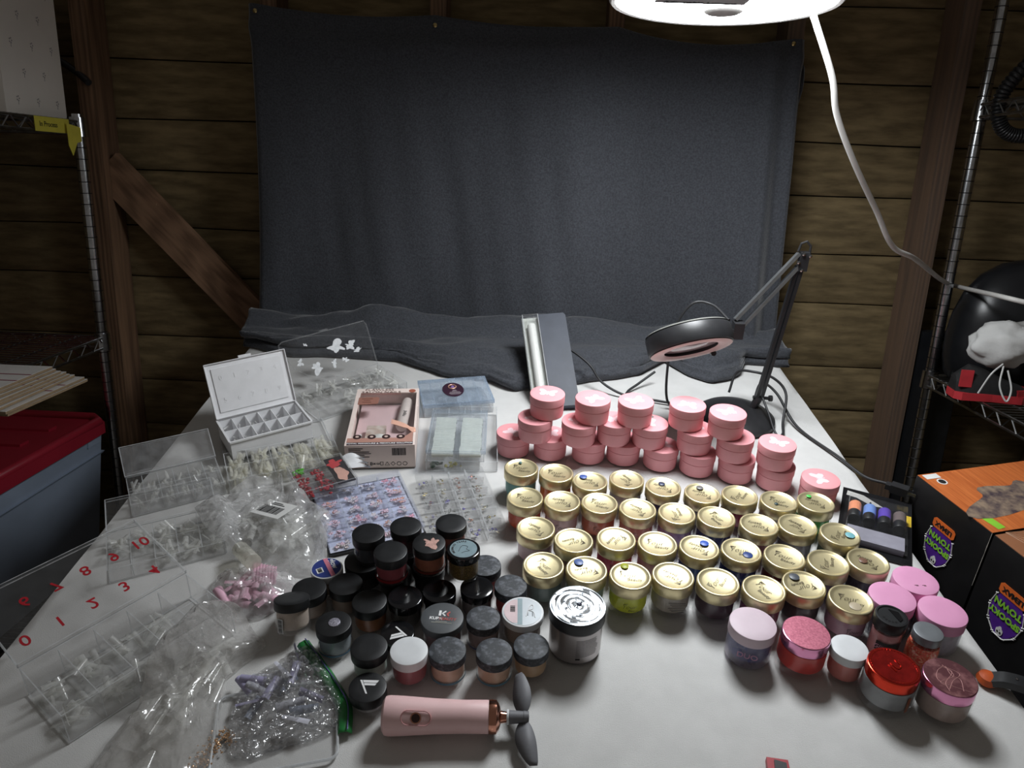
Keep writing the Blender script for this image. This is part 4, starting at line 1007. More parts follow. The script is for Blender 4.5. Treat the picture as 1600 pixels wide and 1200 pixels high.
part('lettering', text_mesh('FLAWLESS', 0.012, weight=-0.0001), pm('print_plum', srgb(112, 84, 78), rough=0.5), t, (-0.016, 0.0985, BH + 0.0005))
part('lettering', text_mesh('SALON NAILS', 0.012, weight=0.0), pm('print_plum', srgb(112, 84, 78), rough=0.5), t, (-0.012, 0.0885, BH + 0.0005))
part('rule_line', MB().box((-0.012, 0.0815, BH + 0.0003), (0.072, 0.0018, 0.0003)), pm('print_rose', srgb(150, 98, 92), rough=0.5), t)
part('seal', MB().prism(disc(0.0065, 24), BH, BH + 0.0004), pm('seal_brown', srgb(170, 96, 76), rough=0.5), t, (0.046, 0.094, 0))
for q in range(4):
    ic = part('icon_badge', MB().prism(disc(0.0072, 24), 0, 0.0004), pm('badge_dark', srgb(58, 40, 40), rough=0.5), t, (-0.040 + q * 0.0245, -0.0765, BH + 0.0003))
    part('icon', MB().prism(disc(0.0030, 10), 0, 0.0003), pm('icon_pale', srgb(214, 190, 178), rough=0.5), ic, (0, 0, 0.0004))
SKIN = pm('print_skin', srgb(232, 180, 158), rough=0.6, var=0.06)
hd = MB()
for q in range(4):
    c = curve([(0.056, -0.050 - q * 0.004, 0), (0.040, -0.044 + q * 0.002, 0), (0.026, -0.036 + q * 0.0035, 0), (0.014, -0.030 + q * 0.004, 0)], 6)
    hd.tube([(p.x, p.y, BH + 0.0006) for p in c], [0.0042 - 0.0026 * i / (len(c) - 1) for i in range(len(c))], 6)
hd.v = [(x, y, BH + 0.0003 + (z - BH) * 0.12) for x, y, z in hd.v]
part('printed_hand', hd, SKIN, t)
fr = MB()
for q, (w, x0) in enumerate(((0.024, -0.040), (0.020, -0.042), (0.034, -0.035), (0.037, -0.0335), (0.026, -0.039), (0.034, -0.035), (0.018, -0.043), (0.014, -0.045))):
    fr.box((x0, -BD / 2 - 0.0003, 0.039 - q * 0.0033), (w, 0.0004, 0.0012))
part('small_print', fr, M_INK, t)
bars(t, 'barcode', Matrix.Translation((0.032, -BD / 2 - 0.0003, 0.032)) @ Matrix.Rotation(PI / 2, 4, 'X'), 0.024, 0.014, 30, 8)
part('lettering', text_mesh('C E', 0.0085, weight=0.0002), M_INK, t, (-0.020, -BD / 2 - 0.0004, 0.0085), (PI / 2, 0, 0))
part('lettering', text_mesh('UK CA', 0.0042, weight=0.0002), M_INK, t, (-0.0075, -BD / 2 - 0.0004, 0.0085), (PI / 2, 0, 0))
for q, x in enumerate((0.002, 0.011, 0.021, 0.031, 0.041)):
    poly = [(0, 0.0035), (0.004, -0.003), (-0.004, -0.003)] if q == 1 else disc(0.0036, 14) if q > 2 else [(-0.0025, 0.0035), (0.0025, 0.0035), (0.0018, -0.003), (-0.0018, -0.003)] if q == 0 else [(0, 0.0038), (0.0038, 0), (0, -0.0038), (-0.0038, 0)]
    part('recycling_mark', MB().tube([(x_, y_, 0) for x_, y_ in poly + poly[:1]], 0.0005, 4), M_INK, t, (x, -BD / 2 - 0.0003, 0.0085), (PI / 2, 0, 0))
# clear box with round label
t = thing('divided_box', 'closed clear box with a round dark purple label on top', 'box', (-0.112, 1.313, 0), (0, 0, R(13)), LG)
part('tray', tray_mb(0.134, 0.104, 0.022), M_HAZE, t)
dividers(t, 0.134, 0.104, 0.020, 6, 1, M_HAZE)
part('lid', MB().box((0, 0, 0.0262), (0.138, 0.107, 0.0016)).box((0, -0.053, 0.0235), (0.138, 0.0015, 0.007)).box((0, 0.053, 0.0235), (0.138, 0.0015, 0.007)).box((-0.0685, 0, 0.0235), (0.0015, 0.105, 0.007)).box((0.0685, 0, 0.0235), (0.0015, 0.105, 0.007)), clear('box_lid_blue', tint=(0.9, 0.95, 1.0), milk=0.26, gloss=0.05, rough=0.15, milkcol=(0.72, 0.8, 0.9)), t)
lab_ = part('round_label', MB().prism([(0.021 * (1 + 0.025 * math.cos(i * PI)) * math.cos(2 * PI * i / 64), 0.030 * (1 + 0.02 * math.cos(i * PI)) * math.sin(2 * PI * i / 64)) for i in range(64)], 0, 0.0004), pm('label_purple', srgb(58, 36, 52), rough=0.35, var=0.05), t, (-0.004, 0.002, 0.0271))
part('emblem_ring', MB().tube([(0.0075 * math.cos(a * PI / 12), 0.012 + 0.0085 * math.sin(a * PI / 12), 0.0006) for a in range(25)], 0.0013, 5), pm('ring_copper', srgb(206, 160, 140), rough=0.4, metal=0.4), lab_)
part('emblem', MB().prism([(-0.004, 0.009), (0.001, 0.018), (0.005, 0.011), (0.0, 0.007)], 0.0004, 0.0007), pm('emblem_violet', srgb(140, 110, 170), rough=0.4), lab_)
sm = MB()
for q, w in enumerate((0.007, 0.010, 0.020, 0.024, 0.020)): sm.box((0.002, -0.003 - q * 0.0042, 0.0005), (w, 0.0011, 0.0002))
part('small_print', sm, pm('print_silver', srgb(180, 170, 176), rough=0.4), lab_)
# box of sorted natural tips and the tray beneath it
t = thing('charm_tray', 'clear tray with green and gold charms beneath the box of tips', 'case', (-0.085, 1.165, 0), (0, 0, R(2)), LG)
part('tray', tray_mb(0.122, 0.196, 0.018), M_CLEAR, t)
dividers(t, 0.122, 0.196, 0.015, 4, 1, M_CLEAR)
def gems(spots, seed, cols_, rad=0.0022, per=10, spread=0.010):
    rnd = random.Random(seed); b = MB()
    for cx, cy, z0, mi in spots:
        for q in range(per):
            r_ = rad * rnd.uniform(0.6, 1.2)
            M = Matrix.Translation((cx + rnd.gauss(0, spread * 0.45), cy + rnd.gauss(0, spread * 0.45), z0 + r_ * 0.6 + rnd.random() * rad)) @ Matrix.Rotation(rnd.random() * 6, 4, 'Z') @ Matrix.Rotation(rnd.gauss(0, 0.6), 4, 'X')
            b.lathe([(0, -r_ * 0.5), (r_, 0), (r_ * 0.6, r_ * 0.5), (0, r_ * 0.6)], 6, rnd.choice(mi) if isinstance(mi, (list, tuple)) else mi, M)
    return b.mesh('gems')
part('green_charm', gems([(-0.044, -0.088, 0.0015, 0)], 3, None, 0.005, 7, 0.010), pm('charm_green', srgb(74, 92, 76), rough=0.4), t, kind='stuff')
part('gold_charms', gems([(-0.017, -0.088, 0.0015, 0)], 4, None, 0.0030, 14, 0.012), pm('charm_gold', srgb(196, 188, 120), rough=0.3, metal=0.5), t, kind='stuff')
t = thing('tip_box', 'closed clear box packed with two columns of ivory nail tips', 'box', (-0.0925, 1.135, 0.0185), (0, 0, R(1)), LG)
part('tray', tray_mb(0.096, 0.138, 0.017), M_HAZE, t)
part('divider', MB().box((0, 0, 0.009), (0.0012, 0.134, 0.015)), M_HAZE, t)
IV = pm('ivory_tip', srgb(226, 224, 206), rough=0.45, var=0.06, scale=200)
rnd = random.Random(6)
tm = MB()
vs_, fs_ = tip_shape(0.036, 0.011, 6)
tm.add(vs_, fs_); tme = tm.mesh('tip', 70); setmat(tme, IV)
for cx in (-0.0235, 0.0235):
    for q in range(22):
        part('nail_tip', tme, None, t, (cx + rnd.uniform(-0.001, 0.001), -0.061 + q * 0.0056, 0.009), (R(62 + rnd.uniform(-6, 6)), 0, rnd.uniform(-0.03, 0.03)))
part('lid', MB().box((0, 0, 0.0215), (0.101, 0.143, 0.0014)).box((0, -0.0708, 0.019), (0.101, 0.0014, 0.006)).box((0, 0.0708, 0.019), (0.101, 0.0014, 0.006)).box((-0.0498, 0, 0.019), (0.0014, 0.14, 0.006)).box((0.0498, 0, 0.019), (0.0014, 0.14, 0.006)), clear('box_lid_pale', tint=(0.95, 0.97, 1.0), milk=0.12, gloss=0.04, rough=0.15, milkcol=(0.75, 0.82, 0.85)), t)
part('clasp', MB().tube([(0.012 * math.cos(a * PI / 8), -0.0715, 0.012 - 0.007 * math.sin(a * PI / 8)) for a in range(9)], 0.001, 5), M_HAZE, t)
# flower charm case
t = thing('flower_case', 'black-based clear case of pink flower charms', 'case', (-0.219, 0.938, 0), (0, 0, R(23)), LG)
part('base', MB().box((0, 0, 0.0015), (0.144, 0.162, 0.003)), BLID, t)
part('backing', MB().box((0, 0, 0.0034), (0.138, 0.156, 0.0006)), pm('backing_blue', srgb(214, 217, 230), rough=0.5, var=0.05), t)
part('tray', MB().box((0, -0.0785, 0.009), (0.14, 0.0012, 0.012)).box((0, 0.0785, 0.009), (0.14, 0.0012, 0.012)).box((-0.0695, 0, 0.009), (0.0012, 0.157, 0.012)).box((0.0695, 0, 0.009), (0.0012, 0.157, 0.012)), M_CLEAR, t)
dividers(t, 0.139, 0.156, 0.012, 4, 6, M_HAZE, 0.0022)
part('lid', MB().box((0, 0, 0.0165), (0.143, 0.161, 0.0011)), clear('lid_blue', tint=(0.95, 0.96, 1.0), milk=0.03, gloss=0.03, rough=0.1, milkcol=(0.8, 0.85, 0.98)), t)
FLM = [pm('flower_pink', srgb(250, 212, 214), rough=0.5), pm('flower_rose', srgb(244, 176, 186), rough=0.5), pm('flower_cream', srgb(234, 222, 214), rough=0.5), pm('flower_peach', srgb(244, 186, 156), rough=0.5), pm('flower_silver', srgb(170, 165, 175), rough=0.3, metal=0.5)]
rnd = random.Random(12); fb = MB()
cl = cells(0.139, 0.156, 4, 6, 0.004)
for ci, (cx, cy, w, d, z0) in enumerate(cl):
    pal = [rnd.choice((0, 0, 1, 2, 3)), 0, rnd.choice((0, 2))]
    if cy > 0.05 and cx < 0.02: pal = [4, 2]
    for q in range(11):
        M = Matrix.Translation((cx + rnd.uniform(-.30, .30) * w, cy - d * 0.14 + rnd.uniform(-.22, .22) * d, z0 + rnd.uniform(0.001, 0.006))) @ Matrix.Rotation(rnd.random() * 6, 4, 'Z') @ Matrix.Rotation(rnd.gauss(0, .25), 4, 'X')
        mi = rnd.choice(pal); r_ = rnd.uniform(0.0030, 0.0050)
        vs = [(0, 0, 0.0008)]; m_ = 20
        for i in range(m_):
            rr = r_ * (0.62 + 0.38 * abs(math.cos(i * PI * 2.5 / m_ * 1.0 * 1)) if False else 0.6 + 0.4 * abs(math.sin(i * PI / 4)))
            vs.append((rr * math.cos(2 * PI * i / m_), rr * math.sin(2 * PI * i / m_), 0.0016 if i % 4 == 2 else 0.0002))
        fb.add(vs, [(0, 1 + i, 1 + (i + 1) % m_) for i in range(m_)], mi, M)
part('flower_charms', fb, FLM, t, kind='stuff')
# metal charm case
t = thing('charm_case', 'clear rounded case of silver and gold nail charms', 'case', (-0.0785, 0.960, 0), (0, 0, R(16)), LG)
def round_rect(w, d, r, n=6):
    out = []
    for sx, sy, a0 in ((1, 1, 0), (-1, 1, 90), (-1, -1, 180), (1, -1, 270)):
        for i in range(n + 1):
            a = R(a0 + 90 * i / n); out.append((sx * (w / 2 - r) + r * math.cos(a), sy * (d / 2 - r) + r * math.sin(a)))
    return out
rr_ = round_rect(0.112, 0.178, 0.012)
b = MB().prism(rr_, 0.0005, 0.0015)
n = len(rr_)
b.add([(x, y, 0.001) for x, y in rr_] + [(x, y, 0.0165) for x, y in rr_], [(i, (i + 1) % n, n + (i + 1) % n, n + i) for i in range(n)])
part('tray', b, M_CLEAR, t)
dividers(t, 0.110, 0.172, 0.013, 4, 6, M_HAZE, 0.0016)
part('lid', MB().prism(round_rect(0.114, 0.180, 0.013), 0.0166, 0.0178), clear('lid_thin', milk=0.05, gloss=0.07, rough=0.06), t)
CH = [pm('charm_silver', srgb(170, 172, 165), rough=0.25, metal=0.9, var=0.2), pm('charm_brass', srgb(216, 196, 110), rough=0.25, metal=0.8, var=0.2), pm('charm_copper', srgb(190, 126, 100), rough=0.3, metal=0.7), pm('charm_violet', srgb(130, 120, 200), rough=0.2, metal=0.2), pm('charm_pearl', srgb(226, 216, 190), rough=0.25)]
rnd = random.Random(5); gb = MB()
for cx, cy, w, d, z0 in cells(0.110, 0.172, 4, 6, 0.0015):
    pal = rnd.sample(range(5), 2) + [0]
    for q in range(9):
        r_ = rnd.uniform(0.0012, 0.0026)
        M = Matrix.Translation((cx - w * 0.1 + rnd.gauss(0, w * 0.13), cy + rnd.gauss(0, d * 0.13), z0 + 0.002 + rnd.random() * 0.003)) @ Matrix.Rotation(rnd.random() * 6, 4, 'Z') @ Matrix.Rotation(rnd.gauss(0, .8), 4, 'X')
        if q % 3 == 0: gb.tube([(r_ * 1.2 * math.cos(a * PI / 4), r_ * 1.2 * math.sin(a * PI / 4), 0) for a in range(9)], 0.0005, 4, rnd.choice(pal), False, M)
        else: gb.lathe([(0, -r_ * 0.5), (r_, 0), (r_ * 0.5, r_ * 0.5), (0, r_ * 0.5)], 6, rnd.choice(pal), M)
part('charms', gb, CH, t, kind='stuff')
# red rhinestone kit
t = thing('rhinestone_case', 'small clear case of red stones with a picture card', 'case', (-0.300, 0.998, 0.0185), (R(0), 0, R(31)), LG)
part('tray', tray_mb(0.090, 0.082, 0.017), M_CLEAR, t)
dividers(t, 0.058, 0.080, 0.014, 1, 4, M_CLEAR)
for ch in list(t.children):
    if ch.name.startswith('divider'): ch.location.x = -0.0155
part('divider', MB().box((0.013, 0, 0.0075), (0.001, 0.08, 0.014)), M_CLEAR, t); part('divider', MB().box((-0.016, 0, 0.0075), (0.001, 0.08, 0.014)), M_CLEAR, t)
spots = [(x, y, 0.0015, 0) for x in (-0.031, -0.002) for y in (-0.032, -0.018, -0.004, 0.010, 0.022)]
part('red_stones', gems(spots, 9, None, 0.0032, 12, 0.011), pm('stone_red', srgb(170, 58, 64), rough=0.25, var=0.3, scale=300), t, kind='stuff')
part('green_stones', gems([(-0.031, 0.032, 0.004, 0)], 10, None, 0.0032, 14, 0.010), pm('stone_green', srgb(96, 190, 60), rough=0.3, var=0.2), t, kind='stuff')
cd = part('picture_card', MB().box((0.029, 0, 0.0125), (0.028, 0.078, 0.002)), pm('card_black', srgb(44, 42, 44), rough=0.5), t)
part('printed_flower', MB().prism(blob(0.010, 2.2, 30, 1.0, 1, 1, 0.028, 0.020), 0.0136, 0.0139), pm('card_red', srgb(206, 74, 78), rough=0.5), cd)
part('printed_hand', MB().prism(blob(0.012, 5.2, 30, 0.7, 0.9, 1.5, 0.029, -0.014), 0.0136, 0.0139), pm('card_skin', srgb(226, 176, 160), rough=0.5), cd)
part('lid', MB().box((0, 0, 0.0178), (0.092, 0.084, 0.001)), M_CLEAR, t)
pp = MB()
for q in range(3):
    c = curve([(0.045, 0.030 - q * 0.012, 0.010), (0.062, 0.026 - q * 0.013, 0.014 - q * 0.002), (0.078, 0.018 - q * 0.014, 0.006)], 6)
    vs = []; fs = []
    for i, p in enumerate(c):
        w_ = 0.012 * math.sin(PI * min(1, 0.25 + i / len(c)))
        vs += [(p.x, p.y - w_ / 2, p.z), (p.x, p.y + w_ / 2, p.z + 0.004)]
    for i in range(len(c) - 1): fs.append((2 * i, 2 * i + 2, 2 * i + 3, 2 * i + 1))
    pp.add(vs, fs)
part('torn_wrapper', pp.mesh('wrap', 60), pm('film_white', srgb(225, 226, 228), rough=0.4), t)

# ------------------------------------------------------------------ plastic bags
def over(boxes):
    """height of the things a bag lies on: boxes (cx, cy, turn, w, d, h)"""
    def f(x, y):
        z = 0.0
        for cx, cy, a, w, d, h in boxes:
            u = (x - cx) * math.cos(a) + (y - cy) * math.sin(a); v = -(x - cx) * math.sin(a) + (y - cy) * math.cos(a)
            e = max(abs(u) - w / 2, abs(v) - d / 2)
            k = max(0.0, min(1.0, 1 - (e - 0.004) / 0.020))
            z = max(z, (h + 0.003) * k * k * (3 - 2 * k))
        return z
    return f
def bag_mesh(outline, hmax, seed, rings=16, n=96, crumple=0.5, freq=28.0, z0=0.001, flatn=2.2, lift=None, crease=0.35):
    """a closed limp bag: outline in table coordinates, a crumpled top skin over an underside that follows what it lies on"""
    lift = lift or (lambda x, y: 0.0)
    cx = sum(p[0] for p in outline) / len(outline); cy = sum(p[1] for p in outline) / len(outline)
    ring = curve([(p[0], p[1], 0) for p in outline + outline[:1]], max(4, n // len(outline)))[:-1]
    n = len(ring); fs = []
    def h(x, y, s):
        f = (1 - s ** flatn) ** 0.7
        k = noise.noise((x * freq * 0.35, y * freq * 0.35, seed)) * 0.55 + abs(noise.noise((x * freq, y * freq, seed + 5))) * 0.9 * crumple + abs(noise.noise((x * freq * 2.3, y * freq * 2.3, seed + 9))) * 0.5 * crumple
        dv = noise.voronoi((x * freq * 1.1, y * freq * 1.1, seed))[0]
        k += crease * (min(1.0, dv[1] - dv[0]) - 0.3)
        return z0 + 0.0015 + lift(x, y) + f * hmax * max(0.12, 0.72 + k * 0.8)
    vs = [(cx, cy, h(cx, cy, 0))]
    for i in range(1, rings + 1):
        s = i / rings
        for p in ring:
            x = cx + (p.x - cx) * s; y = cy + (p.y - cy) * s
            d = 0.0035 * crumple * s
            x += d * noise.noise((x * 60, y * 60, seed + 2)); y += d * noise.noise((x * 60, y * 60, seed + 3))
            vs.append((x, y, h(x, y, s) if i < rings else z0 + 0.0012 + lift(x, y)))
    o = len(vs)
    vs += [(x, y, z0 + lift(x, y)) for x, y, z in vs]
    for j in range(n):
        fs.append((0, 1 + j, 1 + (j + 1) % n)); fs.append((o, o + 1 + (j + 1) % n, o + 1 + j))
    for i in range(rings - 1):
        for j in range(n):
            q = (1 + i * n + j, 1 + (i + 1) * n + j, 1 + (i + 1) * n + (j + 1) % n, 1 + i * n + (j + 1) % n)
            fs.append(q); fs.append(tuple(o + k for k in reversed(q)))
    base = 1 + (rings - 1) * n
    for j in range(n): fs.append((base + j, o + base + j, o + base + (j + 1) % n, base + (j + 1) % n))
    b = MB().add(vs, fs)
    return b.mesh('bag', 28), h, (cx, cy)
def bag(name, label, outline, hmax, seed, mat_=None, **kw):
    t = thing(name, label, 'bag', (0, 0, 0), (0, 0, 0), 'clear plastic bags')
    me, h, c = bag_mesh(outline, hmax, seed, **kw)
    part('film', me, mat_ or M_BAG, t)
    return t, h, c
# big bag with the barcode sticker
t, h, c = bag('plastic_bag', 'large clear bag with a barcode sticker, left of the black lids', [(-0.468, 0.906), (-0.431, 0.98), (-0.369, 1.0), (-0.345, 0.955), (-0.272, 0.915), (-0.262, 0.87), (-0.252, 0.805), (-0.284, 0.795), (-0.348, 0.815), (-0.418, 0.847)], 0.034, 2.0, crumple=0.55, lift=over([(-0.487, 0.845, R(27), 0.150, 0.090, 0.022), (-0.219, 0.938, R(23), 0.144, 0.162, 0.018), (-0.382, 1.063, R(25), 0.182, 0.088, 0.022), (-0.300, 0.998, R(31), 0.092, 0.084, 0.037)]))
vs_, fs_ = tip_shape(0.03, 0.012)
rnd = random.Random(77); tb_ = MB()
for q in range(60):
    a = rnd.random() * 2 * PI; rr_ = math.sqrt(rnd.random()) * 0.7
    x = c[0] + 0.085 * rr_ * math.cos(a) + 0.015; y = c[1] - 0.01 + 0.06 * rr_ * math.sin(a)
    tb_.add(vs_, fs_, 0, Matrix.Translation((x, y, 0.004 + rnd.random() * 0.022)) @ Matrix.Rotation(rnd.random() * 6, 4, 'Z') @ Matrix.Rotation(rnd.gauss(0, .4), 4, 'X'))
part('nail_tips', tb_.mesh('t', 70), M_TIP, t, kind='stuff')
def drape(h, cx, cy, ux, w, d, lift=0.0012, nx=8, ny=6):
    """small patch that follows a bag's surface"""
    vs = []; fs = []; c_, s_ = math.cos(ux), math.sin(ux)
    for j in range(ny + 1):
        for i in range(nx + 1):
            u = (i / nx - .5) * w; v = (j / ny - .5) * d
            x = cx + u * c_ - v * s_; y = cy + u * s_ + v * c_
            vs.append((x, y, h(x, y, 0.35) + lift))
    for j in range(ny):
        for i in range(nx): fs.append((j * (nx + 1) + i, j * (nx + 1) + i + 1, (j + 1) * (nx + 1) + i + 1, (j + 1) * (nx + 1) + i))
    return MB().add(vs, fs)
st = MB()
zc = h(-0.345, 0.895, 0.35) + 0.006
stM = Matrix.Translation((-0.345, 0.893, zc)) @ Matrix.Rotation(R(-32), 4, 'Z') @ Matrix.Rotation(R(-12), 4, 'Y')
sk = part('barcode_sticker', MB().box((0, 0, 0), (0.062, 0.038, 0.0006)), M_WHITE, t, stM.to_translation(), stM.to_euler())
bars(sk, 'barcode', Matrix.Translation((-0.003, -0.003, 0.0005)), 0.044, 0.017, 34, 2)
sm = MB().box((-0.003, 0.0105, 0.0005), (0.030, 0.0016, 0.0003)).box((-0.006, 0.0140, 0.0005), (0.022, 0.0016, 0.0003))
part('small_print', sm, M_INK, sk)
rl = part('film_roll', MB().lathe([(0.0, 0.0), (0.0105, 0.0), (0.011, 0.001), (0.011, 0.060), (0.0, 0.060)][::1], 24).mesh('roll', 40), M_TIPY, t, (-0.376, 0.829, 0.016), (R(75), 0, R(38)))
part('roll_end', MB().tube([(0.0060 * math.cos(a * PI / 8), 0.0060 * math.sin(a * PI / 8), 0.0) for a in range(15)], 0.0012, 5), pm('roll_dark', srgb(70, 66, 50), rough=0.6), rl, (0, 0, -0.001))
# bag of pink tips
t, h, c = bag('plastic_bag', 'small clear bag of pink nail tips, behind the tilted jar', [(-0.396, 0.754), (-0.390, 0.792), (-0.356, 0.806), (-0.300, 0.788), (-0.280, 0.775), (-0.288, 0.740), (-0.315, 0.712), (-0.35, 0.715)], 0.036, 5.0, crumple=0.6, freq=36)
vs_, fs_ = tip_shape(0.034, 0.014, 7)
ptm = MB().add(vs_, fs_).mesh('pink_tip', 70); setmat(ptm, pm('pink_tip', srgb(242, 194, 214), rough=0.4, var=0.06))
rnd = random.Random(8)
for q in range(26):
    if q < 8: x, y, z, a, tl = -0.338 + q * 0.0042, 0.776 - q * 0.0010, 0.018, R(-75), R(58)
    else: x, y, z, a, tl = -0.337 + rnd.uniform(-.034, .034), 0.752 + rnd.uniform(-.026, .026), 0.006 + rnd.random() * 0.012, rnd.random() * 6, rnd.gauss(0, .3)
    solo('pink_nail_tip', ptm, None, 'pink curved nail tip inside the small clear bag', 'nail tip', (x, y, z), (tl, 0, a), 'pink nail tips in the small bag')
# bag over the front left
t, h, c = bag('plastic_bag', 'long limp clear bag at the front left, over the tip case', [(-0.392, 0.640), (-0.362, 0.694), (-0.292, 0.672), (-0.322, 0.622), (-0.312, 0.574), (-0.300, 0.49), (-0.318, 0.455), (-0.412, 0.470), (-0.400, 0.570)], 0.040, 8.0, crumple=0.6, freq=30, lift=over([(-0.4355, 0.6385, R(53), 0.200, 0.100, 0.041)]), mat_=clear('bag_film_grey', milk=0.26, gloss=0.06, rough=0.15, bump=1.0, bscale=40, bdist=0.008, crinkle=30, edge=0.5, milkcol=(0.92, 0.9, 0.87)))
rnd = random.Random(78); tb_ = MB()
for q in range(40):
    tb_.add(TIPV[0], TIPV[1], 0, Matrix.Translation((-0.352 + rnd.gauss(0, 0.018), 0.585 + rnd.gauss(0, 0.045), 0.004 + rnd.random() * 0.020)) @ Matrix.Rotation(rnd.gauss(1.4, .5), 4, 'Z') @ Matrix.Rotation(rnd.gauss(0, .4), 4, 'X') @ Matrix.Scale(1.2, 4))
part('nail_tips', tb_.mesh('t', 70), M_TIP, t, kind='stuff')
gl_ = gems([(-0.313 + 0.004 * k, 0.500 + 0.010 * k, 0.002, 0) for k in range(5)], 44, None, 0.0014, 40, 0.014)
part('gold_flakes', gl_, pm('flake_gold', srgb(206, 168, 132), rough=0.3, metal=0.6), t, kind='stuff')
# zip bag with the green seal
zp = [(-0.244, 0.672), (-0.218, 0.641), (-0.186, 0.600), (-0.172, 0.577), (-0.166, 0.546)]
t, h, c = bag('zip_bag', 'crinkled zip bag with a green seal and violet contents', [(-0.302, 0.570), (-0.293, 0.618), (-0.262, 0.648), (-0.238, 0.668), (-0.214, 0.642), (-0.188, 0.604), (-0.175, 0.578), (-0.182, 0.552), (-0.215, 0.534), (-0.276, 0.514)], 0.030, 11.0, crumple=0.9, freq=55, rings=34, n=170, crease=1.1,
              mat_=clear('zip_film', milk=0.15, gloss=0.13, rough=0.15, milkcol=(0.96, 0.96, 0.98), bump=1.0, bscale=70, bdist=0.011, edge=0.5, crinkle=60))
zc_ = curve([(x, y, 0.006) for x, y in zp], 8); vs = []; fs = []
for i, p in enumerate(zc_):
    q = zc_[min(i + 1, len(zc_) - 1)] - zc_[max(i - 1, 0)]; nrm = Vector((q.y, -q.x, 0)).normalized() * -1
    for k, (w_, z_) in enumerate(((-0.004, 0.004), (0.001, 0.008), (0.008, 0.0075), (0.0105, 0.004))):
        vs.append((p.x - nrm.x * w_, p.y - nrm.y * w_, z_ + 0.003 * noise.noise((i * 0.3, 1, 1))))
for i in range(len(zc_) - 1):
    for k in range(3): fs.append((i * 4 + k, (i + 1) * 4 + k, (i + 1) * 4 + k + 1, i * 4 + k + 1))
zo = part('zip_seal', MB().add(vs, fs).mesh('zip', 60), pm('zip_green', srgb(44, 130, 66), rough=0.4, var=0.1), t)
zo.modifiers.new('thickness', 'SOLIDIFY').thickness = 0.001
part('seal_line', MB().tube([(p.x, p.y, 0.0105) for p in zc_], 0.0007, 5), pm('zip_violet', srgb(90, 80, 140), rough=0.4), t)
rnd = random.Random(15); vb = MB()
for q in range(16):
    vb.add(TIPV[0], TIPV[1], rnd.choice((0, 0, 1, 2)), Matrix.Translation((-0.252 + rnd.gauss(0, 0.022), 0.590 + rnd.gauss(0, 0.024), 0.003 + rnd.random() * 0.014)) @ Matrix.Rotation(rnd.random() * 6, 4, 'Z') @ Matrix.Rotation(rnd.gauss(0, .5), 4, 'X') @ Matrix.Scale(1.2, 4))
part('violet_tips', vb.mesh('v', 70), [pm('tip_violet', srgb(176, 172, 204), rough=0.35), pm('tip_slate', srgb(150, 158, 176), rough=0.35), pm('tip_pale', srgb(196, 196, 206), rough=0.3)], t, kind='stuff')
# flat clear tray that the zip bag lies on
t = thing('flat_tray', 'flat clear tray under the zip bag at the front', 'tray', (-0.245, 0.553, -0.0003), (0, 0, R(14)))
part('plate', MB().prism(round_rect(0.128, 0.105, 0.010), 0.0, 0.0012), clear('tray_grey', milk=0.05, gloss=0.04), t)
rp_ = round_rect(0.128, 0.105, 0.010)
part('rim', MB().tube([(x, y, 0.0035) for x, y in rp_ + rp_[:1]], 0.0016, 6), M_EDGE, t)

# ------------------------------------------------------------------ pink handheld fan
t = thing('handheld_fan', 'pink handheld fan with two grey blades lying on the sheet', 'fan', (-0.128, 0.5565, 0.0), (0, 0, R(1.0)))
PF = pm('fan_pink', srgb(238, 198, 198), rough=0.5, var=0.02)
FH = 0.0205
prof = [(0.0, -0.001), (0.016, -0.001), (0.0195, 0.0015), (0.0205, 0.006), (0.0200, 0.020), (0.0178, 0.055), (0.0168, 0.085), (0.0170, 0.112), (0.0165, 0.113), (0.0, 0.1135)]
part('handle', MB().lathe(prof, 40).mesh('handle', 40), PF, t, (0, 0, FH), (0, R(90), 0))
RGOLD = pm('rose_gold', srgb(206, 146, 124), rough=0.15, metal=1.0, var=0.05)
part('collar', MB().lathe([(0.0, 0.113), (0.0172, 0.113), (0.0176, 0.116), (0.0172, 0.121), (0.013, 0.124), (0.0065, 0.126), (0.0055, 0.132), (0.0, 0.132)], 40).mesh('collar', 40), RGOLD, t, (0, 0, FH), (0, R(90), 0))
part('washer', MB().lathe([(0.0, 0.1325), (0.0078, 0.1325), (0.0078, 0.1345), (0.0, 0.1345)], 28).mesh('washer', 40), WLID, t, (0, 0, FH), (0, R(90), 0))
GRB = pm('fan_grey', srgb(110, 110, 114), rough=0.55, var=0.04)
part('rotor_hub', MB().lathe([(0.0, 0.1345), (0.0070, 0.135), (0.0062, 0.1500), (0.0066, 0.1505), (0.0062, 0.156), (0.0, 0.1565)], 28).mesh('hub', 40), GRB, t, (0, 0, FH), (0, R(90), 0))
for sgn, dz, dx in ((1, 0.010, -0.004), (-1, -0.010, 0.010)):
    vs = []; fs = []; n = 12
    for i in range(n + 1):
        q = i / n; w_ = 0.0025 + 0.0085 * math.sin(PI * (q ** 0.8) * 0.86 + 0.15) * (1 if q < 0.97 else 0.6)
        y = sgn * (0.004 + 0.046 * q); x = 0.150 + dx * q * q
        z = FH + dz * q; tw = 0.35 * sgn + 0.25 * q
        vs += [(x - w_ * math.cos(tw), y, z - w_ * math.sin(tw) * sgn), (x + w_ * math.cos(tw), y, z + w_ * math.sin(tw) * sgn)]
    for i in range(n): fs.append((2 * i, 2 * i + 2, 2 * i + 3, 2 * i + 1))
    bo = part('blade', MB().add(vs, fs).mesh('blade', 60), GRB, t)
    bo.modifiers.new('thickness', 'SOLIDIFY').thickness = 0.0012
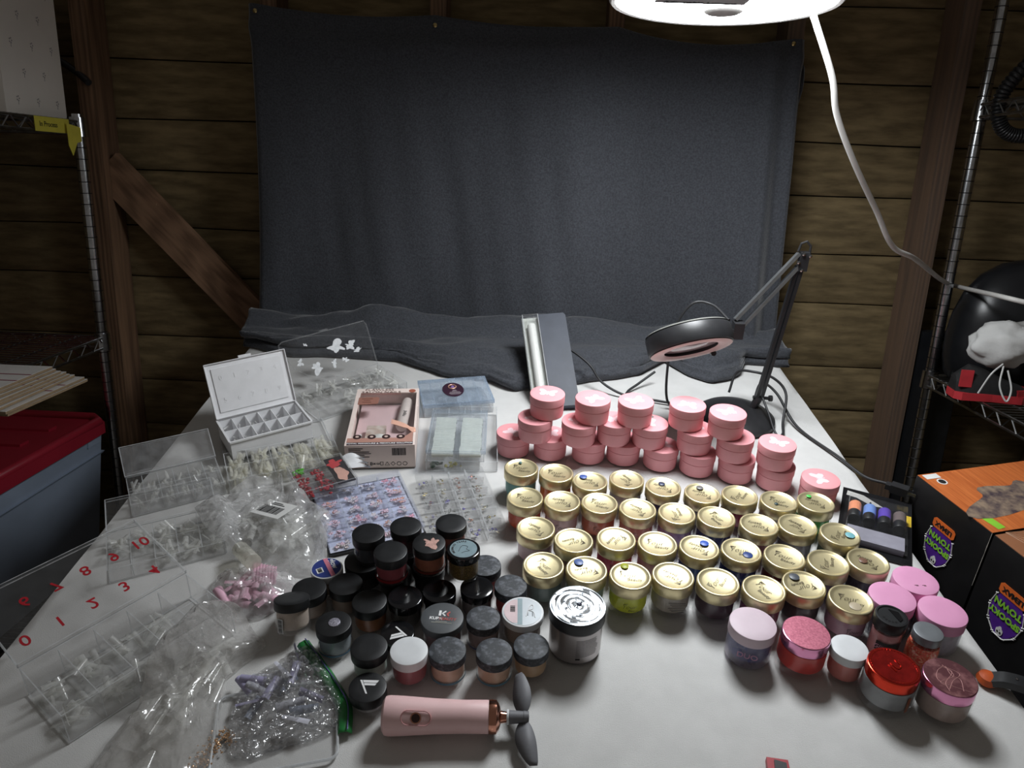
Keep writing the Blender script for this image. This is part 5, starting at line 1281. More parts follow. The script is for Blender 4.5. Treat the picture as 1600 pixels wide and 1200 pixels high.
cap = [((0.0085 if math.cos(2 * PI * a / 28) > 0 else -0.0085) + 0.0072 * math.cos(2 * PI * a / 28), 0.0072 * math.sin(2 * PI * a / 28), 0) for a in range(29)]
sw = part('switch_plate', MB().tube(cap, 0.0007, 5), pm('fan_pink_dark', srgb(206, 150, 150), rough=0.4), t, (0.036, -0.0136, FH + 0.0133), (R(45), R(3), 0))
part('power_button', MB().lathe([(0.0058, 0), (0.0058, 0.0006), (0.0050, 0.0010), (0, 0.0011)], 28).mesh('btn', 40), RGOLD, sw, (0, 0, 0))
part('button_cap', MB().lathe([(0.0046, 0.0008), (0.0044, 0.0016), (0, 0.0018)], 28).mesh('btn', 40), pm('button_dark', srgb(52, 26, 22), rough=0.2), sw, (0, 0, 0))

# ------------------------------------------------------------------ magnifier lamp
t = thing('magnifier_lamp', 'black magnifier lamp with a jointed arm behind the pink tubs', 'lamp', (0.435, 1.275, 0))
IRON = pm('lamp_black', srgb(40, 40, 42), rough=0.4, var=0.15, scale=30)
part('base', MB().lathe([(0, 0.0), (0.074, 0.0), (0.076, 0.003), (0.075, 0.008), (0.066, 0.015), (0.045, 0.022), (0.02, 0.026), (0, 0.027)], 56).mesh('base', 40), IRON, t)
J0 = Vector((0.034, 0.008, 0.022)); J1 = Vector((0.043, 0.008, 0.045)); EL = Vector((0.068, 0.005, 0.330)); HJ = Vector((-0.036, -0.028, 0.206))
part('base_joint', MB().tube([J0, J1], 0.008, 10).tube([J1 + Vector((-0.012, 0, 0)), J1 + Vector((0.018, 0, -0.002))], 0.0035, 8).lathe([(0, -0.004), (0.006, -0.003), (0.006, 0.003), (0, 0.004)], 12, 0, Matrix.Translation(J1 + Vector((0.022, 0, -0.002))) @ Matrix.Rotation(PI / 2, 4, 'Y')).mesh('joint', 40), IRON, t)
def bar(p, q, w, th):
    d = (q - p); L_ = d.length; d = d.normalized(); sd = d.cross(Vector((0, 1, 0))).normalized(); u_ = sd.cross(d)
    M = Matrix(((d.x, sd.x, u_.x, p.x), (d.y, sd.y, u_.y, p.y), (d.z, sd.z, u_.z, p.z), (0, 0, 0, 1)))
    return MB().box((L_ / 2, 0, 0), (L_, w, th), 0, M)
for k in (-1, 1):
    part('lower_arm', bar(J1 + Vector((k * 0.0045, 0, 0)), EL + Vector((k * 0.0045, 0, -0.02)), 0.006, 0.008), IRON, t)
SILV = pm('arm_silver', srgb(176, 178, 180), rough=0.3, metal=0.9)
up = Vector((0, 0, 1))
for k in (0, 1):
    part('upper_arm', bar(EL + Vector((-0.006 + k * 0.006, 0, 0.002 - k * 0.020)), HJ + Vector((-0.004 + k * 0.012, 0, 0.012 - k * 0.016)), 0.006, 0.008), [IRON, SILV][0] if False else SILV, t)
part('elbow_bracket', MB().box((EL.x + 0.004, EL.y, EL.z - 0.012), (0.016, 0.012, 0.034)).tube([EL + Vector((-0.008, 0, 0.006)), EL + Vector((-0.005, 0, 0.020)), EL + Vector((0.004, 0, 0.024)), EL + Vector((0.012, 0, 0.016)), EL + Vector((0.013, 0, 0))], 0.0022, 8), IRON, t)
for dx, dz in ((0.0, 0.003), (0.012, 0.0), (0.002, -0.026), (-0.006, -0.012)):
    part('bolt', MB().lathe([(0, -0.003), (0.003, -0.002), (0.003, 0.002), (0, 0.003)], 10, 0, Matrix.Translation(EL + Vector((dx, -0.007, dz))) @ Matrix.Rotation(PI / 2, 4, 'X')), M_CHROME, t)
HC = Vector((-0.126, -0.066, 0.190))
tx = Vector((math.cos(R(14)), 0, math.sin(R(14)))); ty = Vector((0, math.cos(R(38)), -math.sin(R(38)))); 
HM = rect_frame(HC, tx, ty)
HS = 1.07
hd_ = part('head_ring', MB().lathe([(0.052, -0.015), (0.069, -0.017), (0.0735, -0.015), (0.075, -0.010), (0.075, 0.014), (0.072, 0.018), (0.055, 0.018), (0.054, 0.010), (0.052, -0.010), (0.052, -0.015)], 64).mesh('ring', 40), IRON, t, HM.to_translation(), HM.to_euler())
part('light_ring', MB().lathe([(0.047, -0.0150), (0.050, -0.0172), (0.060, -0.0185), (0.0715, -0.0172)], 64).mesh('lring', 40), pm('ring_reflected_pink', srgb(222, 204, 198), rough=0.35, var=0.04), hd_)  # pale pink: the tubs' reflection is put into the ring's colour
part('lens', MB().lathe([(0, -0.013), (0.03, -0.0115), (0.053, -0.008), (0.053, 0.002), (0.03, 0.005), (0, 0.006)], 48).mesh('lens', 40), clear('lens_reflected_pink', milk=0.9, gloss=0.08, rough=0.05, milkcol=(0.86, 0.80, 0.80)), hd_)  # milky pink stands in for the pink reflected on the lens
part('lens_cover', MB().lathe([(0.074, 0.018), (0.070, 0.021), (0, 0.0225)], 56).mesh('cover', 40), pm('cover_grey', srgb(120, 120, 116), rough=0.4), hd_)
part('head_joint', MB().box((HJ.x + 0.002, HJ.y - 0.004, HJ.z - 0.006), (0.018, 0.020, 0.030)).tube([HJ + Vector((-0.012, -0.012, -0.004)), HJ + Vector((0.008, -0.006, -0.016))], 0.004, 8), IRON, t)
part('head_knob', MB().tube([HJ + Vector((-0.036, 0.01, -0.056)), HJ + Vector((-0.036, -0.012, -0.050))], 0.005, 8), IRON, t)
def wpath(pts): return [Vector((p[0] - 0.435, p[1] - 1.275, p[2])) for p in pts]
part('power_cord', MB().tube(curve(wpath([(0.475, 1.30, 0.03), (0.500, 1.345, 0.045), (0.525, 1.32, 0.035), (0.545, 1.24, 0.006), (0.585, 1.14, 0.004), (0.607, 1.08, 0.003), (0.628, 1.05, 0.010), (0.636, 1.035, 0.016)]), 10), 0.0026, 8).mesh('c', 60), M_CORD, t)
part('cord_loop', MB().tube(curve(wpath([(0.438, 1.345, 0.022), (0.452, 1.36, 0.060), (0.478, 1.34, 0.072), (0.515, 1.325, 0.066), (0.535, 1.30, 0.045), (0.520, 1.25, 0.010), (0.510, 1.215, 0.004), (0.49, 1.195, 0.003)]), 10), 0.0026, 8).mesh('c', 60), M_CORD, t)
part('cord_loop', MB().tube(curve(wpath([(0.480, 1.27, 0.05), (0.487, 1.24, 0.03), (0.492, 1.215, 0.012), (0.498, 1.195, 0.004)]), 8), 0.0022, 8).mesh('c', 60), M_CORD, t)
part('head_cord', MB().tube(curve(wpath([(0.385, 1.25, 0.215), (0.365, 1.30, 0.225), (0.330, 1.31, 0.222), (0.303, 1.31, 0.17), (0.300, 1.31, 0.10), (0.305, 1.31, 0.03), (0.320, 1.31, 0.006), (0.36, 1.30, 0.004)]), 10), 0.0026, 8).mesh('c', 60), M_CORD, t)
part('plug', MB().box((0, 0, 0), (0.016, 0.026, 0.014)).box((0, 0.016, 0), (0.012, 0.010, 0.009)).box((-0.004, -0.018, 0), (0.0015, 0.014, 0.005), 1).box((0.004, -0.018, 0), (0.0015, 0.014, 0.005), 1), [M_CORD, M_CHROME], t, (0.637 - 0.435, 1.02 - 1.275, 0.018), (0, 0, R(55)))

# ------------------------------------------------------------------ fluorescent light propped against the fleece
o_ = Vector((0.045, 1.285, 0.004)); ux = Vector((0.090, 0.010, 0.006)); uy = Vector((-0.045, 0.184, 0.118))
FM = rect_frame(o_, ux, uy)
t = thing('tube_light', 'grey fluorescent light panel propped up behind the pink tubs', 'lamp', (0, 0, 0), frame=Matrix.Translation((0, 0, TZ)) @ FM)
Lf = uy.length
part('panel', MB().prism([(0.034, 0.0), (0.090, 0.0), (0.092, Lf - 0.006), (0.088, Lf), (0.034, Lf)], -0.022, 0.004), pm('panel_grey', srgb(66, 70, 80), rough=0.55, var=0.1, scale=30), t)
part('trough', MB().box((0.017, Lf / 2, -0.014), (0.034, Lf, 0.012)), pm('trough_pale', srgb(196, 200, 192), rough=0.4, var=0.05), t)
part('cover', MB().pbox((0.017, Lf / 2, 0.0095), (0.034, Lf - 0.004, 0.0012)).pbox((0.0008, Lf / 2, 0.001), (0.0012, Lf - 0.004, 0.017)).pbox((0.033, Lf / 2, 0.001), (0.0012, Lf - 0.004, 0.017)), M_CLEAR, t)
part('tube', MB().lathe([(0, 0), (0.0085, 0.0), (0.009, 0.002), (0.009, Lf - 0.034), (0.0082, Lf - 0.032), (0, Lf - 0.032)], 28, 0, Matrix.Translation((0.018, 0.008, 0.0)) @ Matrix.Rotation(-PI / 2, 4, 'X')).mesh('tube', 40), pm('tube_white', srgb(232, 233, 228), rough=0.3, var=0.02), t)
part('socket', MB().box((0.018, Lf - 0.016, -0.001), (0.018, 0.018, 0.016)).box((0.028, Lf - 0.008, 0.002), (0.012, 0.003, 0.006)), M_HAZE, t)
solo('power_cord', MB().tube(curve([Vector(q) for q in [(0.122, 1.425, 0.070), (0.140, 1.412, 0.062), (0.162, 1.395, 0.048), (0.185, 1.375, 0.022), (0.230, 1.352, 0.006), (0.290, 1.335, 0.0045), (0.345, 1.318, 0.0045), (0.375, 1.312, 0.0045)]], 10), 0.0026, 8).mesh('c', 60), M_CORD, 'dark cord running from the propped fluorescent light across the sheet', 'cord')
solo('power_cord', MB().tube(curve([Vector(q) for q in [(0.30, 1.42, 0.028), (0.262, 1.395, 0.010), (0.236, 1.365, 0.0045), (0.220, 1.30, 0.0045), (0.232, 1.245, 0.0045), (0.33, 1.243, 0.0045), (0.345, 1.25, 0.0045)]], 10), 0.0026, 8).mesh('c', 60), M_CORD, 'dark cord coming out from the fleece and bending behind the pink tubs', 'cord')

# ------------------------------------------------------------------ right edge of the table: lash pack, toy boxes, knife, clip
t = thing('polish_pack', 'black card pack of four small bottles at the right table edge', 'pack', (0.571, 0.948, 0.0006), (0, 0, R(-25)))
part('card', MB().box((0, 0, 0.0004), (0.104, 0.172, 0.0008)), pm('card_gloss', srgb(28, 28, 30), rough=0.25, var=0.1), t)
part('card_stripe', MB().prism([(-0.045, 0.078), (-0.02, 0.074), (0.01, 0.052), (-0.006, 0.048), (-0.03, 0.062), (-0.046, 0.064)], 0.0008, 0.0010), pm('stripe_grey', srgb(190, 188, 184), rough=0.4), t)
part('price_sticker', MB().box((0.040, 0.030, 0.0011), (0.022, 0.030, 0.0004)), pm('sticker_yellow', srgb(232, 196, 60), rough=0.5), t)
part('grey_panel', MB().box((0.0, -0.052, 0.006), (0.080, 0.034, 0.010)), pm('panel_lilac', srgb(150, 148, 160), rough=0.5), t)
bl = MB(); w_, d_, h_ = 0.092, 0.118, 0.020
bl.add([(-w_ / 2, -d_ / 2, 0.001), (w_ / 2, -d_ / 2, 0.001), (w_ / 2, d_ / 2, 0.001), (-w_ / 2, d_ / 2, 0.001), (-w_ / 2 + 0.004, -d_ / 2 + 0.004, h_), (w_ / 2 - 0.004, -d_ / 2 + 0.004, h_), (w_ / 2 - 0.004, d_ / 2 - 0.008, h_), (-w_ / 2 + 0.004, d_ / 2 - 0.008, h_)],
       [(4, 5, 6, 7), (0, 1, 5, 4), (1, 2, 6, 5), (2, 3, 7, 6), (3, 0, 4, 7)])
part('blister', bl, M_CLEAR, t, (0, -0.010, 0))
for k, (col, nm) in enumerate((((232, 150, 112), 'orange'), ((118, 150, 214), 'light blue'), ((96, 72, 176), 'violet'), ((112, 100, 98), 'grey brown'))):
    bt = part('bottle', MB().lathe([(0, -0.022), (0.0085, -0.022), (0.0092, -0.020), (0.0092, 0.018), (0.007, 0.021), (0.0035, 0.023), (0.0028, 0.026), (0.0012, 0.036), (0, 0.0365)], 24).mesh('bt', 40), BLID, t, (-0.032 + k * 0.0215, 0.006, 0.0102), (R(-90), 0, 0), label='small bottle with ' + nm + ' label')
    part('bottle_label', MB().lathe([(0.0094, -0.006), (0.0094, 0.018)], 24).mesh('bl', 40), pm('btl_%d' % k, srgb(*col), rough=0.4, var=0.04), bt)
# two black toy-village cartons standing end to end beside the table
D = Vector((0.2512, -0.9679, 0)); E_ = Vector((0.9679, 0.2512, 0))
ctop, cbot = 0.05, -0.20
def carton(label, s0, s1, topm, depth=0.30):
    M = Matrix(((D.x, E_.x, 0, 0.654 + D.x * s0), (D.y, E_.y, 0, 1.015 + D.y * s0), (0, 0, 1, TZ), (0, 0, 0, 1)))
    # local x along the face towards the camera, y away from the table, z up (frame is left-handed-safe: x = D, y = E_)
    t = thing('toy_carton', label, 'box', (0, 0, 0), frame=M, group='black toy-village cartons')
    ln = s1 - s0
    bx = MB().box((ln / 2, depth / 2, (ctop + cbot) / 2), (ln - 0.002, depth, ctop - cbot))
    part('carton', bx, pm('carton_black', srgb(24, 23, 24), rough=0.45, var=0.2, scale=30), t)
    part('top_panel', MB().box((ln / 2, depth / 2, ctop + 0.0004), (ln - 0.003, depth - 0.002, 0.0008)), topm, t)
    return t
OR = pm('carton_orange', srgb(208, 118, 62), rough=0.45, scale=7, col2=srgb(182, 94, 46), stretch=(2, 30, 1))
WEBT = pm('carton_brown', srgb(150, 100, 70), rough=0.45, var=0.12, scale=12)
def logo(t, cx, cz, scale=1.0):
    """bone-framed badge, printed upside down on the face; drawn in face axes u (along x), v (up)"""
    F_ = Matrix(((-1, 0, 0, cx), (0, 0, 1, -0.0006), (0, -1, 0, cz), (0, 0, 0, 1)))      # u -> -x, v -> -z : upside down
    F_ = Matrix.Translation((cx, 0, cz)) @ Matrix.Rotation(PI, 4, 'Y') @ Matrix.Rotation(PI / 2, 4, 'X') @ Matrix.Scale(scale, 4)
    def pl(nm, poly, z, m, th=0.0004): return part(nm, MB().prism(poly, z, z + th, 0, F_), m, bd if nm != 'badge' else t)
    oval = [(0.025 * math.cos(a) * (1 + 0.05 * math.cos(4 * a)), 0.036 * math.sin(a) * (1 + 0.04 * math.cos(4 * a))) for a in [2 * PI * i / 32 for i in range(32)]]
    bd = None
    bd = part('badge', MB().prism(oval, 0.0004, 0.0008, 0, F_), pm('badge_purple', srgb(84, 40, 140), rough=0.45), t)
    BONE = pm('bone_white', srgb(226, 224, 222), rough=0.5)
    bn = MB(); nb_ = 10
    for i in range(nb_):
        a0, a1 = 2 * PI * (i + 0.08) / nb_, 2 * PI * (i + 0.92) / nb_
        if 4.0 < (a0 + a1) / 2 < 5.4: continue
        p, q = Vector((0.0265 * math.cos(a0), 0.038 * math.sin(a0), 0.0008)), Vector((0.0265 * math.cos(a1), 0.038 * math.sin(a1), 0.0008))
        bn.tube([F_ @ p, F_ @ q], 0.0009 * scale, 6)
        for e in (p, q):
            for dd in (-0.0011, 0.0011): bn.lathe([(0, -0.0012), (0.0012, 0), (0, 0.0012)], 8, 0, F_ @ Matrix.Translation(e + Vector((dd, dd * 0.5, 0))))
    part('bone_frame', bn, BONE, bd)
    pl('name_plate', [(-0.022, -0.028), (-0.018, -0.0245), (0.018, -0.0245), (0.022, -0.028), (0.022, -0.038), (0.018, -0.0415), (-0.018, -0.0415), (-0.022, -0.038)], 0.0010, pm('plate_orange', srgb(226, 110, 48), rough=0.45))
    def word_(s, size, y, m, w=0.0004):
        me = text_mesh(s, size, weight=w); b2 = MB().add([tuple(F_ @ Matrix.Translation((0, y, 0.0018)) @ v.co) for v in me.vertices], [tuple(p.vertices) for p in me.polygons])
        part('lettering', b2, m, bd)
    word_('LEMAX', 0.0105, -0.033, M_INK)
    LIME = pm('print_lime', srgb(140, 206, 60), rough=0.5)
    word_('TOWN', 0.0135, -0.012, LIME, 0.0006); word_('SPOOKY', 0.0125, 0.004, LIME, 0.0006)
    pl('skull', [(0.0055 * math.cos(a) * (1 if math.sin(a) > -0.5 else 0.7), 0.028 + 0.0075 * math.sin(a)) for a in [2 * PI * i / 18 for i in range(18)]], 0.0011, BONE)
    ey = MB()
    for sx in (-0.0022, 0.0022): ey.prism([(sx + 0.0014 * math.cos(a), 0.0295 + 0.0017 * math.sin(a)) for a in [2 * PI * i / 10 for i in range(10)]], 0.0016, 0.0019, 0, F_)
    ey.prism([(-0.0006, 0.0255), (0.0006, 0.0255), (0, 0.0268)], 0.0016, 0.0019, 0, F_)
    part('skull_eyes', ey, M_INK, bd)
t = carton('black toy carton with an orange wood-print top, farther one', 0.0, 0.154, OR)
logo(t, 0.079, -0.030)
part('printed_picture', MB().prism(blob(0.055, 3.1, 60, 1.3, 0.85, 1.6, 0.085, 0.155), ctop + 0.0008, ctop + 0.0011), pm('print_house', srgb(70, 58, 66), rough=0.5, scale=60, col2=srgb(150, 130, 110)), t)
part('round_mark', MB().prism([(0.026 + 0.008 * math.cos(a), 0.026 + 0.008 * math.sin(a)) for a in [2 * PI * i / 24 for i in range(24)]], ctop + 0.0008, ctop + 0.0011), M_WHITE, t)
part('round_mark_inner', MB().prism([(0.026 + 0.0058 * math.cos(a), 0.026 + 0.0058 * math.sin(a)) for a in [2 * PI * i / 24 for i in range(24)]], ctop + 0.0011, ctop + 0.0013), M_INK, t)
part('corner_sticker', MB().box((0.010, 0.020, ctop + 0.001), (0.012, 0.026, 0.0005)), M_WHITE, t)
part('lime_print', MB().prism([(0.120, 0.012), (0.148, 0.016), (0.146, 0.030), (0.124, 0.028)], ctop + 0.0008, ctop + 0.0011), pm('print_lime', srgb(140, 206, 60), rough=0.5), t)
part('edge_wear', MB().tube([(0.1535, -0.0004, ctop - k * 0.012 + 0.0) for k in range(9)], [0.0006 * (0.4 + random.random()) for k in range(9)], 5), pm('worn_card', srgb(196, 190, 180), rough=0.8), t)
t = carton('black toy carton with a cobweb-print brown top, nearer one at frame edge', 0.156, 0.42, WEBT)
logo(t, 0.060, -0.046, 1.05)
part('printed_panel', MB().prism([(0.030, 0.045), (0.07, 0.028), (0.12, 0.05), (0.2, 0.04), (0.22, 0.25), (0.05, 0.25)], ctop + 0.0008, ctop + 0.0011), pm('panel_navy', srgb(52, 60, 140), rough=0.5, scale=40, col2=srgb(110, 70, 150)), t)
wb = MB()
for k in range(6):
    a = R(15 + k * 14); wb.tube([(0.0, 0.02, ctop + 0.001), (0.16 * math.cos(a), 0.02 + 0.16 * math.sin(a), ctop + 0.001)], 0.0004, 4)
for r_ in (0.03, 0.055, 0.08): wb.tube([(r_ * math.cos(R(15 + k * 14)), 0.02 + r_ * math.sin(R(15 + k * 14)), ctop + 0.001) for k in range(6)], 0.0004, 4)
part('cobweb', wb, pm('web_pale', srgb(190, 150, 120), rough=0.5), t, kind='stuff')
t = thing('storage_bench', 'low bench beside the table under the black toy cartons', 'bench', (0.89, 0.80, -TZ), (0, 0, R(-14.5)))
part('bench_top', MB().box((0, 0, TZ + cbot - 0.016), (0.36, 0.50, 0.03)), M_STEEL, t)
for sx in (-1, 1):
    for sy in (-1, 1): part('leg', MB().box((sx * 0.16, sy * 0.22, (TZ + cbot - 0.032) / 2), (0.03, 0.03, TZ + cbot - 0.032)), M_STEEL, t)
# black clamp with an orange tip at the right edge
t = thing('spring_clamp', 'black clamp with an orange pad gripping the right table edge', 'clamp', (0.572, 0.646, 0.0), (0, 0, R(-32)))
cp = curve([(0.006, 0, 0.006), (0.02, 0, 0.014), (0.045, 0, 0.017), (0.075, 0, 0.010), (0.10, 0, -0.004)], 8); vs = []; fs = []
for i, p in enumerate(cp):
    for dy, dz in ((-0.009, 0.004), (0.009, 0.004), (0.010, -0.005), (-0.010, -0.005)): vs.append((p.x, p.y + dy, p.z + dz))
for i in range(len(cp) - 1):
    for k in range(4): fs.append((i * 4 + k, i * 4 + (k + 1) % 4, (i + 1) * 4 + (k + 1) % 4, (i + 1) * 4 + k))
part('jaw_arm', MB().add(vs, fs + [(3, 2, 1, 0), tuple(range(len(vs) - 4, len(vs)))]).mesh('arm', 40), BLID, t)
for k in range(4): part('rivet', MB().lathe([(0.0016, 0), (0.001, 0.001), (0, 0.0012)], 8, c=(0.030 + k * 0.009, 0, 0.0195 + (0.0015 if k < 2 else -0.001))), M_CHROME, t)
part('pad', MB().lathe([(0, 0), (0.010, 0.0005), (0.012, 0.004), (0.010, 0.010), (0.004, 0.012), (0, 0.012)], 18, c=(0.004, 0, 0.0)).mesh('pad', 40), pm('clamp_orange', srgb(190, 84, 36), rough=0.5), t)
t = thing('plastic_clip', 'red and black clip at the front edge of the sheet', 'clip', (0.288, 0.518, 0.0), (0, 0, R(-8)))
part('clip_body', MB().prism([(-0.012, -0.03), (0.012, -0.03), (0.011, 0.010), (-0.011, 0.010)], 0.0, 0.007), pm('clip_red', srgb(176, 40, 52), rough=0.4), t)
part('clip_insert', MB().prism([(-0.006, -0.03), (0.007, -0.03), (0.008, 0.004), (-0.004, 0.006)], 0.007, 0.010), BLID, t)

# ------------------------------------------------------------------ wire racks (in the shed frame)
def pole(t, x, y, z0, z1, r=0.0125):
    part('pole', MB().tube([(x, y, z0), (x, y, z1)], r, 20).mesh('pole', 40), M_CHROME, t)
    rg = MB(); z = z0 + 0.0254
    while z < z1:
        rg.tube([((r + 0.0002) * math.cos(a * PI / 8) + x, (r + 0.0002) * math.sin(a * PI / 8) + y, z) for a in range(17)], 0.0009, 4, 0, False); z += 0.0254
    part('pole_grooves', rg, pm('groove_dark', srgb(70, 70, 74), rough=0.4, metal=1.0), t, kind='stuff')
def wire_shelf(t, x0, x1, y0, y1, z, corner):
    fr = MB()
    for zz in (z, z - 0.026):
        fr.tube([(x0, y0, zz), (x1, y0, zz), (x1, y1, zz), (x0, y1, zz), (x0, y0, zz)], 0.0032, 6)
    part('shelf_frame', fr.mesh('frame', 40), M_DARKCHROME, t)
    zg = MB()
    for (ax_, fix, lo, hi) in (('y', x0, y0, y1), ('y', x1, y0, y1), ('x', y0, x0, x1), ('x', y1, x0, x1)):
        n_ = max(4, int((hi - lo) / 0.026)); p = []
        for i in range(n_ + 1):
            q = lo + (hi - lo) * i / n_; zz = z if i % 2 else z - 0.026
            p.append((fix, q, zz) if ax_ == 'y' else (q, fix, zz))
        zg.tube(p, 0.0019, 5)
    part('truss_wire', zg, M_DARKCHROME, t)
    gr = MB(); y = y0 + 0.016
    while y < y1 - 0.008:
        gr.tube([(x0, y, z + 0.002), (x1, y, z + 0.002)], 0.0016, 5); y += 0.0185
    xx = x0 + 0.12
    for xx in [x0 + (x1 - x0) * k / 4 for k in (1, 2, 3)] + [x1 - 0.06, x0 + 0.06]: gr.tube([(xx, y0, z - 0.001), (xx, y1, z - 0.001)], 0.0024, 5)
    part('shelf_wires', gr, M_DARKCHROME, t, kind='stuff')
    for (cx, cy) in corner:
        part('collar', MB().lathe([(0.0128, -0.032), (0.019, -0.032), (0.0175, 0.010), (0.0128, 0.010)], 20, c=(cx, cy, z)).mesh('col', 40), M_CHROME, t)
# left rack: back right post near a=-1.015, c=.05 ; it reaches left and towards the camera
t = thing('wire_rack', 'chrome wire shelving unit at the left edge', 'shelving', (0, 0, 0), frame=ROOM)
X0, X1, Y0, Y1 = -1.60, -1.013, -0.80, -0.052
for (x, y) in ((X1, Y1), (X0, Y1), (X1, Y0), (X0, Y0)): pole(t, x, y, -0.86, 0.458 if x == X1 else 0.458)
for z in (0.441, -0.061, -0.62): wire_shelf(t, X0 + 0.012, X1 - 0.003 + 0.010, Y0 + 0.0, Y1 - 0.0, z, ((X1, Y1), (X0, Y1), (X1, Y0), (X0, Y0)))
tagM = pm('tag_yellow', srgb(226, 214, 84), rough=0.6, var=0.04)
tg = part('shelf_tag', MB().box((0, 0, 0), (0.0008, 0.118, 0.030)), tagM, t, (X1 + 0.013, Y1 - 0.115, 0.428), (0, R(0), 0), label='yellow paper tag')
part('lettering', text_mesh('In Process', 0.0145, weight=0.0002), M_INK, tg, (0.0006, -0.014, 0.0), (PI / 2, 0, PI / 2))
tg2 = part('shelf_tag', MB().prism([(-0.022, 0.026), (0.028, 0.020), (0.028, -0.010), (0.010, -0.014), (-0.010, -0.042), (-0.022, -0.020)], 0, 0.0008), tagM, t, (X1 + 0.020, Y1 - 0.055, 0.408), (PI / 2, 0, PI / 2), label='folded yellow paper tag')
# patterned white carton on the upper shelf
t = thing('patterned_carton', 'white carton with small grey flower print on the upper shelf', 'box', (-1.312, -0.160, 0.4458), frame=ROOM)
WCT = pm('carton_white', srgb(246, 240, 232), rough=0.6, var=0.03, scale=8)
part('carton', MB().box((0, 0, 0.19), (0.56, 0.20, 0.38)), WCT, t)
fl_ = MB()
for i in range(7):
    for j in range(5):
        y = -0.19 + 0.065 * i + (0.03 if j % 2 else 0); z = 0.03 + j * 0.055
        if abs(y) > 0.092: continue
        for k in range(5):
            a = 2 * PI * k / 5; fl_.box((0.2803, y + 0.0035 * math.cos(a), z + 0.0045 * math.sin(a)), (0.0004, 0.0028, 0.0028))
        fl_.box((0.2803, y, z - 0.008), (0.0004, 0.001, 0.008))
for i in range(9):
    for j in range(5):
        x = -0.26 + 0.065 * i + (0.03 if j % 2 else 0); z = 0.03 + j * 0.055
        if abs(x) > 0.27: continue
        for k in range(5):
            a = 2 * PI * k / 5; fl_.box((x + 0.0035 * math.cos(a), -0.1003, z + 0.0045 * math.sin(a)), (0.0028, 0.0004, 0.0028))
part('flower_print', fl_, pm('print_grey', srgb(170, 164, 164), rough=0.6), t, kind='stuff')
# mailers on the middle shelf
ENV = pm('mailer_white', srgb(206, 202, 198), rough=0.6, var=0.04)
BRD = pm('mailer_board', srgb(150, 128, 100), rough=0.8)
em = MB(); em.box((0, 0, 0.003), (0.40, 0.26, 0.006))
for k in range(8):
    z = -0.054 + k * 0.0064
    off = (7 - k) * 0.007
    lab = ('topmost' if k == 7 else 'lowest' if k == 0 else ORD[k] + ' from bottom') + ' white cardboard mailer in the stack on the wire shelf'
    t = thing('cardboard_mailer', lab, 'envelope', (-1.020 + (0.010 if k < 2 else 0) + 0.001 * (k * 5 % 3), -0.565 - k * 0.0125, z), (0, 0, R((k * 37 % 5) * 0.5 - 1)), 'stacked cardboard mailers', ROOM)
    part('mailer', MB().box((0, 0, 0.0028), (0.40, 0.22, 0.0044)), BRD, t)
    fc = part('front_face', MB().box((0, 0, 0.0053), (0.40, 0.22, 0.0006)), ENV, t)
    part('red_line', MB().box((0.05, 0.05, 0.0058), (0.30, 0.004, 0.0003)).box((0.05, 0.012, 0.0058), (0.30, 0.004, 0.0003)), pm('print_maroon', srgb(130, 52, 70), rough=0.6), fc)
    if k == 7: part('blue_mark', MB().prism([(-0.16, 0.088), (-0.03, 0.088), (-0.05, 0.108), (-0.15, 0.108)], 0.0056, 0.006), pm('print_navy', srgb(44, 58, 120), rough=0.6), fc)
# storage tote
t = thing('storage_tote', 'grey blue storage tote with a red lid under the mailers', 'tote', (-1.265, -0.345, -0.604), frame=ROOM)
TB = pm('tote_blue', srgb(150, 162, 180), rough=0.4, var=0.08, scale=6)
TR = pm('tote_red', srgb(150, 34, 50), rough=0.4, var=0.06, scale=8)
def frust(w0, d0, z0, w1, d1, z1):
    vs = [(-w0 / 2, -d0 / 2, z0), (w0 / 2, -d0 / 2, z0), (w0 / 2, d0 / 2, z0), (-w0 / 2, d0 / 2, z0), (-w1 / 2, -d1 / 2, z1), (w1 / 2, -d1 / 2, z1), (w1 / 2, d1 / 2, z1), (-w1 / 2, d1 / 2, z1)]
    return vs, [(3, 2, 1, 0), (4, 5, 6, 7), (0, 1, 5, 4), (1, 2, 6, 5), (2, 3, 7, 6), (3, 0, 4, 7)]
tote = MB().add(*frust(0.47, 0.40, 0.0, 0.525, 0.455, 0.325))
part('tub', tote, TB, t)
part('tub_rib', MB().add(*frust(0.522, 0.452, 0.265, 0.528, 0.458, 0.270)), TB, t)
part('rim_block', MB().box((0.255, 0.19, 0.312), (0.018, 0.05, 0.03)), TB, t)
lp_ = [(-0.28, -0.245), (0.28, -0.245), (0.28, 0.215), (0.25, 0.245), (-0.25, 0.245), (-0.28, 0.215)]
ld = part('lid', MB().prism(lp_, 0.322, 0.350), TR, t)
part('lid_rim', MB().tube([(x * 0.965, y * 0.96, 0.352) for x, y in lp_ + lp_[:1]], 0.012, 8).mesh('rim', 60), TR, ld)
for k in range(3): part('lid_rib', MB().box((-0.02, 0.14 - k * 0.10, 0.352), (0.44, 0.030, 0.008)), TR, ld)

# right rack
t = thing('wire_rack', 'chrome wire shelving unit at the right edge', 'shelving', (0, 0, 0), frame=ROOM)
X0, X1, Y0, Y1 = 1.007, 1.55, -0.52, -0.052
for (x, y) in ((X0, Y1), (X1, Y1), (X1, Y0)): pole(t, x, y, -0.86, 0.85)
for z in (0.545, -0.064): wire_shelf(t, X0 - 0.010, X1, Y0, Y1, z, ((X0, Y1), (X1, Y1), (X1, Y0)))
